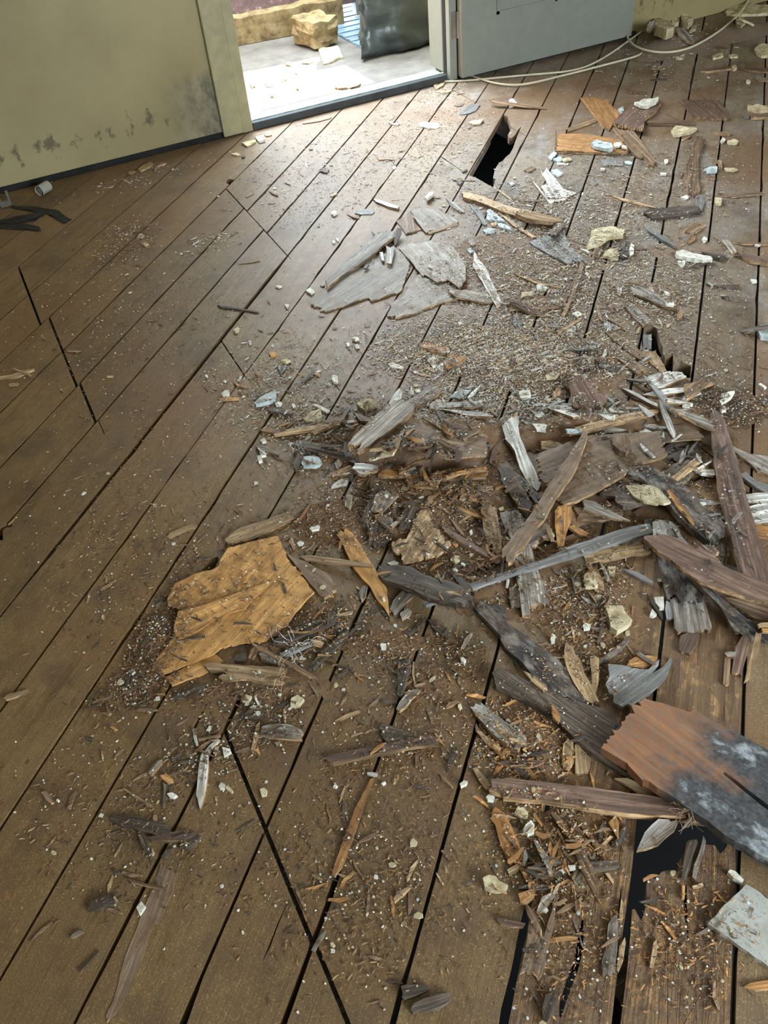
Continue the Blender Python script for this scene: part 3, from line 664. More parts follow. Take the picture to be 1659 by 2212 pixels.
# ------------------------------------------------------------------ every traced piece: kind, colour, thickness mm, tile | outline | label | group   (lower pieces first)
run('''
# --- upper right, near the folded door
B o 9 F | 300,440 305,400 320,325 500,330 720,375 765,430 762,446 520,446 | smooth orange-brown board lying level below the crossed boards
B b 9 F | 890,235 1180,238 1172,262 890,260 | thin dark board edge running left from the smooth brown board
B r 8 F | 1090,110 1345,112 1375,150 1412,228 1290,231 1262,228 1175,226 1130,150 | smooth brown board by the upper right shadow line
B b 6 F | 360,295 545,228 562,240 375,310 | narrow dark lath pointing at the crossed boards from the left
B o 7 F | 455,100 510,92 625,108 660,150 710,205 670,250 640,300 600,280 560,235 515,180 480,135 | orange-brown split board end, upper of the crossed pair
B b 8 F curl=.05 | 662,288 770,285 935,500 925,528 890,530 862,482 800,465 770,430 720,360 | long grey-brown split board pointing down from the crossed pair
B r 10 F | 665,260 700,215 800,130 960,112 975,125 940,180 870,235 860,300 770,285 | dark reddish board lying across the crossed pair
P c 9 F | 800,128 850,105 955,93 957,105 940,128 880,155 840,150 | pale plaster chunk on the dark reddish board
P l 14 F | 525,388 560,370 655,395 665,418 640,426 545,405 | blue-white plaster block on the smooth orange-brown board
C c 6 F | 670,385 705,378 725,395 700,408 675,405 | white plaster chip right of the blue-white block | chips beside the block
C c 5 F | 715,395 748,400 755,422 725,415 | white plaster chip right of the blue-white block | chips beside the block
P p 10 F | 1040,280 1070,255 1190,262 1206,275 1160,300 1062,315 | pale pointed plaster slab below the dark board edge
C l 6 F | 695,168 730,150 737,180 715,196 | blue-white triangular plaster chip between the crossed boards
C c 9 F | 0,105 25,103 50,130 20,145 0,150 | white triangular plaster chunk above the black hole in the floor
S b 3 B | 450,430 520,440 700,464 700,472 600,462 470,444 | very thin brown lath behind the white triangular chunk
B b 10 F | 1172,335 1240,345 1245,400 1210,480 1215,620 1225,690 1180,722 1140,695 1135,540 1165,450 | brown split board lying end-on right of centre, near vertical in the view
B s 6 F | 1195,700 1240,690 1255,750 1235,830 1205,790 | short grey board end below the brown split board
B d 9 F | 865,828 890,815 1040,800 1200,790 1225,830 1080,856 920,869 880,850 | dark grey weathered board lying level with frayed ends
S t 4 F | 640,715 700,732 880,778 940,802 850,786 720,752 | long pale splint left of the dark weathered board
S r 4 F | 1340,700 1400,718 1500,712 1625,700 1625,713 1430,731 1370,722 | bowed thin brown strip on the right boards
B w 5 F | 135,610 160,640 250,745 370,738 365,748 260,771 200,705 | ridged pale board, left blade of the forked pair
B w 5 F | 190,545 215,580 240,545 320,650 345,682 440,703 385,730 330,738 240,735 205,660 250,650 | ridged pale board, right blade of the forked pair
C l 6 F | 268,565 300,550 345,580 310,598 278,585 | blue-grey plaster chip beside the forked pale boards
C l 6 F | 250,475 285,438 306,452 268,492 | slate chip left in the cluster under the orange-brown board
C l 5 F | 280,490 325,475 350,492 310,508 | slate chip in the middle of the cluster under the orange-brown board
C c 4 F | 305,509 380,512 377,522 312,521 | flat white strip below the slate chips
C p 5 F | 335,485 380,478 400,492 350,502 | cream chip right in the slate cluster
F s 4 F | 585,485 650,495 735,503 732,526 650,524 600,531 | pale blue-grey flake lying level below the orange-brown board
C l 4 F | 740,502 790,506 786,520 743,516 | small pale blue flake right of the long blue-grey flake
C c 4 F | 585,545 612,545 612,558 590,558 | tiny white chip under the long blue-grey flake
P p 10 F | 1530,140 1659,145 1659,178 1600,184 1530,165 | cream plaster slab at the right frame edge
B b 8 F | 1550,205 1659,182 1659,228 1560,225 | brown board end at the right frame edge
F s 5 F | 1500,205 1530,200 1540,220 1515,225 | small grey flake left of the right edge board
P p 8 F | 1398,368 1440,362 1468,375 1450,389 1405,385 | grey cream plaster lump on the right boards
C c 8 F | 1370,350 1386,363 1365,379 1353,372 | small bright white chip on the right boards
F t 4 F curl=.3 | 1340,492 1360,510 1366,548 1345,532 1328,508 | curled tan flake beside the right-hand gap
C p 9 F | 1318,738 1362,738 1360,772 1330,777 | square cream chunk by the bowed brown strip
C c 7 F | 1098,732 1135,720 1150,731 1125,743 | white chip left of the short grey board end
C c 5 F | 968,575 1010,577 1005,588 975,587 | flat white chip above the long pale splint
C c 7 F | 993,492 1015,490 1018,505 1000,510 | small round white chip right of the long split board
F b 5 F | 1310,315 1400,312 1420,325 1400,335 1325,330 | flat brown flake above the white chips on the right
F b 5 F | 1110,330 1170,335 1160,350 1110,345 | small brown flake at the head of the split board
P l 6 F | 1250,550 1290,535 1335,540 1330,570 1270,575 | grey crumbly plaster heap beside the split board
F r 7 F | 1265,590 1320,585 1320,612 1270,615 | small square reddish wood block below the grey plaster
F p 5 F | 1378,545 1440,545 1465,555 1440,567 1390,562 | flat greyish flake below the curled tan flake
# --- doorway threshold area
P c 4 Z | 425,447 470,430 560,435 592,460 560,476 480,472 440,461 | oval white plaster shard near the door sill
F s 3 Z flat | 735,350 790,310 860,290 890,300 855,345 790,372 735,372 | flat slate grey flake between door post and hole
F d 3 Z | 695,305 740,288 772,288 750,310 712,313 | tiny curled dark flake left of the slate flake
P p 7 Z | 800,430 850,418 915,412 890,440 830,447 | small cream plaster bits below the slate flake
F t 5 Z | 538,155 600,125 635,125 610,160 560,188 | tan wood scrap under the door post
F t 3 Z | 560,190 640,190 690,190 640,212 565,205 | flat tan scrap on the boards below the door post
C c 4 Z | 195,425 245,440 290,440 265,452 230,445 | thin white chip on the left of the oval shard
C p 6 Z | 480,985 520,962 540,975 505,1003 482,1000 | cream lump on the boards left of the long pale lath
S d 3 Z | 750,800 785,778 795,785 760,808 | small dark splinter beside the hole's lower end
S b 3 Z | 120,698 240,698 245,708 130,710 | thin brown splinter on the boards left of the hole
C c 4 Z | 230,765 255,755 262,770 240,780 | small white crumb beneath the thin brown splinter
S r 2 Z | 540,587 640,592 645,600 545,595 | fine reddish splinter in line with the black hole
F d 5 Z | 710,865 750,870 755,885 735,900 718,885 | dark chip at the lower left corner of the hole
S b 3 Z | 680,857 850,862 850,869 685,864 | thin brown splint across the hole's lower left corner
C l 5 Z | 1100,885 1130,878 1145,890 1120,902 | pale chip right of the hole's lower end
S b 4 Z | 1215,790 1270,760 1305,768 1260,800 | brown flake on the boards right of the hole
F t 3 Z | 1020,940 1045,935 1130,1010 1140,1020 1100,1000 | tan splinter across the gap below the hole
S b 3 Z | 1110,998 1200,1005 1350,1015 1350,1025 1200,1020 | long thin brown strip right of the tan splinter
P p 6 W | 480,275 540,262 600,243 602,265 530,302 | flat tan plaster flake at the foot of the door trim
P c 9 W | 600,225 665,208 682,250 625,262 | white plaster lump in the corner of trim and sill
F t 4 W | 680,205 735,178 738,205 690,216 | thin cream flake against the door sill
F t 4 W | 1000,100 1130,70 1235,45 1240,62 1140,90 1020,106 | long cream splint lying along the door sill
F p 4 W | 390,368 440,355 475,372 450,382 | cream flake on the boards below the mouldy wall corner
C d 4 W | 480,392 500,385 512,393 490,403 | tiny dark flake beside the cream one
S d 5 W | 1150,515 1180,490 1230,500 1210,530 1165,520 | small bunch of dark splinters over a board joint
C c 2 W | 1018,440 1032,445 1048,482 1038,485 | thin white sliver standing out on the boards
C d 4 W | 1055,325 1085,318 1090,328 1065,333 | small dark chip near the sill
S t 3 W | 515,735 580,700 590,705 530,738 | pale curl on the joint left of centre
S b 3 W curl=.2 | 715,685 730,690 795,722 790,730 745,712 | thin curved brown splinter on the left boards
S t 4 W | 1235,725 1290,698 1298,708 1250,730 | pale brown splinter near the left of the pile
C c 9 W | 1243,862 1285,855 1298,870 1265,888 1247,880 | rounded cream pebble of plaster on bare boards
C c 6 W | 1250,1115 1272,1108 1280,1117 1258,1126 | small cream chip below the pebble | pebbles on the bare boards
C c 6 W | 1283,1090 1300,1085 1310,1100 1295,1107 | small cream chip below the pebble | pebbles on the bare boards
S b 2 W | 450,1300 560,1285 640,1272 640,1280 560,1296 460,1306 | dark thin splinter lying on a stained ring mark
# --- left side
K k 4 V | 0,790 80,765 300,705 400,712 300,770 100,800 0,800 | black rubber strip, uppermost of those at the left edge
K k 3 V | 0,792 200,800 338,832 352,860 330,865 200,845 0,818 | dark flat strip with a torn end, lowest at the left edge
K k 3 V | 95,650 240,655 390,672 470,685 610,765 545,802 400,718 200,682 100,668 | dark metal strip with a nail hole by the left wall
F t 4 V | 1075,372 1110,355 1158,355 1120,386 | small cream flake along the foot of the left wall
F t 5 V | 1180,342 1230,300 1285,275 1312,300 1260,330 1195,360 | brown paper-like flake along the foot of the left wall
F b 3 V | 1310,300 1400,285 1420,292 1340,322 1330,355 1305,340 | thin flake right of the brown one by the wall
C p 5 V | 1175,918 1198,890 1232,900 1208,926 | cream flake on the crumbled patch, upper one
C p 5 V | 1208,978 1240,960 1270,980 1240,992 | cream flake on the crumbled patch, lower one
S t 2 V | 1045,425 1060,425 1120,458 1115,466 | pale splinter on a joint near the left wall
S t 3 X | 0,1022 110,985 180,950 290,935 295,948 200,992 100,1020 0,1034 | long tan splinter at the left frame edge
S t 4 X | 100,932 115,928 265,985 255,998 | tan splinter crossing the long one at the left edge
S t 4 X | 75,1072 90,1060 158,1058 155,1072 85,1084 | short tan stub below the crossed splinters
S b 4 X | 562,770 690,779 690,790 570,784 | pale brown splinter on the diagonal joint
C t 4 X | 910,998 935,992 965,993 965,1003 915,1006 | small pale splinter in the middle of the left boards
S b 3 X | 1250,520 1345,510 1350,519 1260,530 | short dark splinter on the left boards near a gap
S d 4 Y | 430,628 480,640 600,650 700,672 790,688 770,697 640,672 470,655 | dark lath bridging the wide gap
C p 8 Y | 568,845 612,820 623,850 585,858 | peach plaster chip just below the dark lath
C w 6 Y | 700,940 722,930 725,950 708,965 | small grey pebble below the peach chip
C c 5 Y | 925,470 955,462 985,468 960,482 | white chip on the boards right of the wide gap
C c 4 Y | 1005,622 1047,626 1030,662 1018,650 | triangular white chip right of the wide gap
C c 6 Y | 1188,508 1222,480 1262,514 1232,536 | white square chip at the tip of the fallen veneer
C c 5 Y | 1310,455 1345,442 1350,460 1325,468 | white flake between veneer and the narrow board
P p 7 Y | 975,1108 1020,1090 1058,1105 1020,1121 | white plaster chip, uppermost of three near the gap
F s 5 Y | 945,1150 1035,1150 970,1216 | triangular grey flake near the gap
C t 6 Y | 755,1200 785,1195 797,1234 768,1232 | square tan wood chip beside a stick
S t 3 Y | 775,1105 788,1110 792,1185 780,1180 | short upright tan stick above the square chip
C o 7 Y | 873,1050 905,1032 940,1040 930,1060 885,1063 | peach wood chip left of the white plaster chips
S d 5 Y | 1148,1288 1255,1195 1272,1200 1165,1290 | dark splinter on the boards near the pile's left tip
C t 5 Y | 1255,1215 1285,1200 1305,1215 1280,1230 | tan chip at the end of the dark splinter
P c 8 Y | 1400,1242 1430,1228 1460,1240 1440,1265 | rounded white plaster pebble near the pile's left tip
P c 8 Y | 1575,912 1610,902 1642,912 1610,928 | white plaster pebble at the edge of the dust field
C c 7 Y | 1530,960 1555,948 1560,965 1540,975 | white crumb below the white pebble | crumbs at the dust field
C c 7 Y | 1600,975 1630,968 1645,985 1612,990 | white crumb below the white pebble | crumbs at the dust field
C t 5 Y | 1048,1158 1075,1140 1085,1150 1065,1172 | cream chip right of the triangular grey flake
P c 9 Y | 470,1390 500,1362 532,1360 535,1385 505,1412 480,1410 | white plaster lump above an orange stick
S o 5 Y | 443,1430 540,1418 620,1420 618,1434 530,1440 450,1441 | straight orange stick under the white lump
S o 5 Y | 570,1288 600,1295 640,1320 690,1325 680,1338 600,1325 | orange splinter, upper one beside the white lump
S b 5 Y | 608,1375 640,1372 705,1380 695,1390 640,1388 | dark brown splinter right of the white lump
P l 10 H | 148,398 225,340 288,318 290,345 285,375 225,398 160,408 | large wedge of grey-green plaster at the pile's left tip
C c 5 Y | 325,1235 340,1222 352,1232 340,1246 | white crumb on bare boards left of the pile | white crumbs on bare boards
C c 5 Y | 482,1280 500,1270 510,1278 495,1288 | white crumb on bare boards left of the pile | white crumbs on bare boards
C c 4 Y | 605,1275 630,1235 642,1240 620,1282 | narrow white chip in a board joint
# --- fallen veneer sheets, upper middle
B y 4 E | 100,900 110,870 230,775 440,615 560,560 720,520 800,620 740,810 700,832 670,830 600,860 520,882 500,860 430,880 330,920 200,960 165,945 190,925 120,920 | large brownish veneer sheet with a torn left end
B y 5 E | 655,905 700,870 745,850 800,760 870,690 930,725 1060,740 1120,780 1130,868 980,905 830,970 712,998 690,985 650,990 640,975 665,935 | veneer sheet with a straight lower edge beside the torn one
B y 4 E | 720,515 800,480 950,460 1100,500 1190,640 1190,740 1140,790 1100,760 1060,735 985,748 940,720 900,695 880,700 800,600 | dusty grey veneer sheet overlapping both torn sheets
B b 4 E | 705,320 800,250 830,290 880,375 820,395 768,408 745,370 | small brown board behind the grey veneer sheet
B y 4 E | 800,250 880,240 1010,250 1140,325 1040,360 930,385 910,400 850,330 | dusty veneer corner with a thin lath edge
S b 4 E | 925,378 1000,355 1130,318 1135,330 1010,368 930,390 | thin brown lath along the dusty veneer corner
B g 9 E | 205,745 360,600 490,490 560,420 610,408 690,388 692,430 600,500 560,540 450,620 300,720 215,790 | long grey-brown ridged board lying diagonally above the veneer
F g 5 E curl=.3 | 530,412 580,405 590,420 560,440 | small pale flake behind the ridged board
S d 6 E stand=.3 | 688,480 690,400 705,350 740,345 735,395 712,450 700,490 | dark upright curl of wood at the ridged board's end
F w 6 E curl=.2 | 630,502 690,500 688,560 670,625 635,622 640,560 | rolled grey flake hanging below the ridged board
F w 5 E curl=.2 | 583,512 605,510 612,560 618,602 600,602 588,560 | narrow rolled flake left of the wider one
F d 4 E | 470,650 490,625 512,628 490,655 | small dark torn spot of loose wood on the veneer
F s 4 E | 410,262 430,245 520,233 552,255 530,272 450,272 | dark blue-grey flake upper left of the pile
S b 3 E curl=.2 | 355,268 380,278 445,292 440,302 400,300 | curved brown shaving beside the blue-grey flake
L w 8 E | 540,165 590,175 680,205 725,222 720,238 650,222 560,186 | short pale lath on the boards above the veneer
C c 9 E | 905,140 935,125 962,130 960,150 915,160 | cream plaster lump above the veneer
F g 4 E | 1050,160 1110,190 1180,250 1150,260 1090,215 | thin grey scrap near the long pale lath
B t 11 E | 1165,122 1220,128 1300,150 1400,190 1520,228 1659,262 1659,325 1560,290 1480,270 1380,230 1290,195 1175,160 | long pale board below the black hole, left half
B t 11 B | 590,905 640,918 700,935 760,950 772,962 720,965 640,955 600,945 570,930 | long pale board below the black hole, right end
S t 5 B | 490,905 540,918 600,945 660,960 640,966 560,940 | thin tan splint under the long pale board
F s 5 E | 1215,202 1258,208 1310,270 1338,340 1312,342 1258,262 | long slate shard under the long pale board
F l 6 E | 1340,250 1365,238 1400,270 1462,318 1400,315 1342,310 | pale blue triangular shard, larger of the pair
F l 6 E | 1412,340 1440,335 1500,362 1512,385 1425,360 | pale blue shard, smaller of the pair
F l 5 E | 1310,385 1350,370 1395,372 1395,400 1330,404 | pale bluish shard with crumbs below the pair
F t 5 E | 1365,335 1410,330 1405,350 1375,355 | small tan chip between the blue shards
F g 4 E | 1205,470 1240,440 1262,480 1235,492 | small grey flake above the pale blade
C l 5 E | 1200,520 1225,512 1245,530 1220,545 | white-blue chip at the tip of the pale blade
B g 5 E | 1070,790 1110,800 1230,808 1340,820 1372,870 1378,896 1290,888 1200,870 1120,855 1085,830 | short grey board under the pale blade
B b 7 G | 0,525 60,520 120,482 350,480 368,540 250,548 100,556 0,566 | brown board with square end right of the pale blade
B r 6 G | 0,492 60,510 150,545 220,590 200,600 140,590 60,552 0,520 | brown diagonal strip crossing the square-ended board
F w 6 E | 1250,538 1290,600 1340,668 1390,780 1445,892 1410,937 1370,860 1300,740 1240,638 | pale lilac-grey blade of wood, pointed at both ends
L b 7 G | 455,265 478,272 440,400 400,500 352,606 335,600 385,490 420,390 | tan lath lying end-on across the rubble field
L t 5 G | 30,330 90,350 160,380 240,400 345,425 300,420 200,402 110,370 | white-edged splintered lath in the rubble field
B s 5 G | 130,132 200,105 270,75 355,60 372,110 385,160 430,200 482,240 440,250 400,250 375,272 250,210 | dark slate triangular board with knot specks
L d 6 G | 250,82 285,30 320,5 355,0 358,20 330,60 295,95 | dark narrow board on the slate triangle
P p 12 G | 525,62 560,50 640,30 740,50 728,90 640,100 570,150 500,162 498,150 520,110 | large beige plaster slab with curved edge
P p 10 G | 600,215 640,180 700,165 698,235 640,226 | beige plaster lump under the large slab
F b 6 G | 530,200 550,172 600,182 570,230 535,222 | brown chip left of the beige lump
P c 6 G | 455,165 500,155 520,165 500,175 460,172 | thin white flake left of the beige slab
F d 8 G | 695,180 700,130 740,125 772,128 765,220 730,236 695,226 | dark brown square wood block by the beige slab
P c 6 G | 760,170 780,140 800,150 800,180 775,185 | white crumbs right of the dark block
L s 8 G | 870,33 905,45 980,90 1062,146 1055,160 980,118 890,62 | narrow grey lath lying across a gap
P c 14 G | 1068,195 1110,190 1200,205 1290,225 1303,240 1240,250 1140,230 1075,215 | white plaster bar with ridged edge
C c 7 G | 1080,250 1125,250 1128,265 1105,290 1085,275 | white chip under the plaster bar
F d 6 G | 1235,195 1300,200 1400,215 1350,240 1270,215 | dark sliver right of the plaster bar
L g 8 G | 1355,112 1400,120 1430,150 1458,188 1430,206 1380,150 | grey board end pointing down right of the plaster bar
F d 5 G | 1290,260 1225,262 1150,300 1180,290 | dark flake below the plaster bar
B r 8 G | 1470,215 1500,205 1580,222 1659,240 1659,285 1540,256 | brown board running to the right frame edge
B b 6 G | 1110,46 1160,20 1200,8 1258,20 1190,75 1120,60 | brown board scrap above the plaster bar
S o 5 G | 1140,135 1170,105 1200,90 1190,110 1150,138 | orange splinter above the plaster bar
C c 6 G | 1235,110 1250,95 1270,110 1250,130 | white chip in the rubble above the plaster bar
L r 5 G | 1420,125 1500,130 1659,140 1659,148 1500,142 | thin dark strip along the right boards
C c 5 G | 1572,150 1590,140 1612,148 1595,156 | white flake at the right boards' gap
S d 4 G | 1260,400 1330,408 1475,402 1470,420 1400,424 | thin brown strip on the right boards below the bar
C c 5 G | 1545,370 1585,368 1588,385 1560,390 | white square chip right of the wide gap
C c 6 G | 1265,398 1290,388 1305,400 1280,408 | small white chip beside the wide gap
F d 5 G | 1360,480 1400,478 1412,486 1380,492 | small dark flake on the right boards
P l 12 G | 1590,700 1610,670 1659,655 1659,755 1615,740 | white plaster lump at the right frame edge
F d 7 G | 1480,700 1510,690 1600,665 1659,645 1659,662 1580,690 1510,710 | dark splint by the white lump at the right frame edge
C c 5 G | 1595,1040 1612,1032 1650,1060 1635,1070 | white shard low on the right boards
C c 9 G | 1358,1110 1400,1092 1442,1100 1420,1122 1370,1125 | cream chunk below the torn boards on the right
F g 6 G curl=.15 | 780,430 830,425 930,468 1050,540 1075,562 1000,550 850,490 790,470 | long grey-tan board on the dust left of the small hole
B g 7 G | 740,545 790,535 830,562 870,595 907,652 860,670 800,620 | grey board end leaning at the small hole
C c 6 G | 875,430 920,432 928,452 900,455 | white chip on the grey-tan board's upper edge
C c 6 G | 990,440 1025,455 1030,468 1005,466 | white chip above the grey-tan board's right end
C c 6 G | 1003,517 1058,520 1055,538 1010,532 | white chip lying on the grey-tan board
F t 7 G | 1075,600 1100,560 1120,580 1105,620 1075,622 | tan chip right of the grey-tan board
F g 4 G | 950,620 965,622 985,660 975,665 | grey splinter above the small hole
F w 5 G curl=.2 | 690,430 722,420 720,450 705,478 690,460 | curled white bark-like flake in the rubble field
B u 5 G | 600,690 660,700 700,722 810,800 900,888 870,902 760,832 680,770 | long split board in the dust field, upper half
B u 5 G | 560,765 640,770 730,830 870,935 820,978 700,882 570,850 | long split board in the dust field, lower half
B t 5 G | 850,830 935,830 970,880 1010,962 980,972 920,920 880,880 | tan board running over the edge of the small hole
L s 9 G | 858,728 912,725 910,820 862,815 | grey block seen in the small hole
# --- dust field pieces
F o 6 H | 1235,32 1290,5 1340,20 1400,45 1390,76 1300,60 | pale orange wood chip on the dust field
F o 5 H | 1380,130 1430,80 1530,105 1505,130 1410,172 1390,150 | dark orange veneer chip on the dust field
C c 5 H | 1275,120 1310,95 1350,100 1345,150 1312,166 | white torn flake between the orange chips
C c 5 H | 1335,160 1382,128 1378,192 1355,180 | small white triangle beside the torn flake
C c 5 H | 1018,142 1050,132 1122,158 1110,170 1030,156 | thin white shard on the dust field
P c 8 H | 648,228 670,212 692,222 688,240 660,243 | round white pebble left of the dust field
L d 7 G | 460,800 480,785 545,785 548,815 540,925 520,945 455,955 450,920 470,870 | short dark ribbed board lying end-on in the rubble
B d 6 G | 570,895 640,905 708,940 690,958 630,950 575,930 | dark flake beside the ribbed board
L d 4 G | 378,808 470,810 560,800 560,815 470,825 385,820 | dark stick over the ribbed board
B r 5 G | 345,1035 430,1015 560,1025 560,1100 480,1110 400,1080 | brown rough board above the pale strips
C p 6 G | 230,985 280,965 322,975 300,1000 240,1005 | pale grey flake in the rubble
S t 5 G | 300,700 380,665 455,612 462,622 390,680 310,710 | pale stick crossing the rubble near a white chip
C c 5 G | 358,690 400,665 425,668 425,695 375,698 | white square chip under the pale stick
F t 5 G | 555,530 570,535 590,600 600,640 575,620 | white-tan splinter standing in the dust
C p 6 G | 80,455 145,445 150,470 105,475 75,490 | cream scrap above the square-ended board
F s 6 G | 20,640 50,560 60,620 90,640 70,670 30,665 | blue-grey split flake standing in the rubble
C c 6 G | 175,408 215,402 240,425 225,440 180,430 | white square chip on the splintered lath
C c 6 G | 400,590 440,575 465,590 430,602 | white chip near the lower rubble lath
F s 5 G | 605,650 640,645 665,665 650,695 615,690 | grey chip right of the white-tan splinter
F b 5 G | 630,625 690,640 732,680 700,668 | pale brown splinter beside the grey chip
C b 7 G | 635,530 665,525 668,552 640,555 | small ochre chip in the rubble
''')
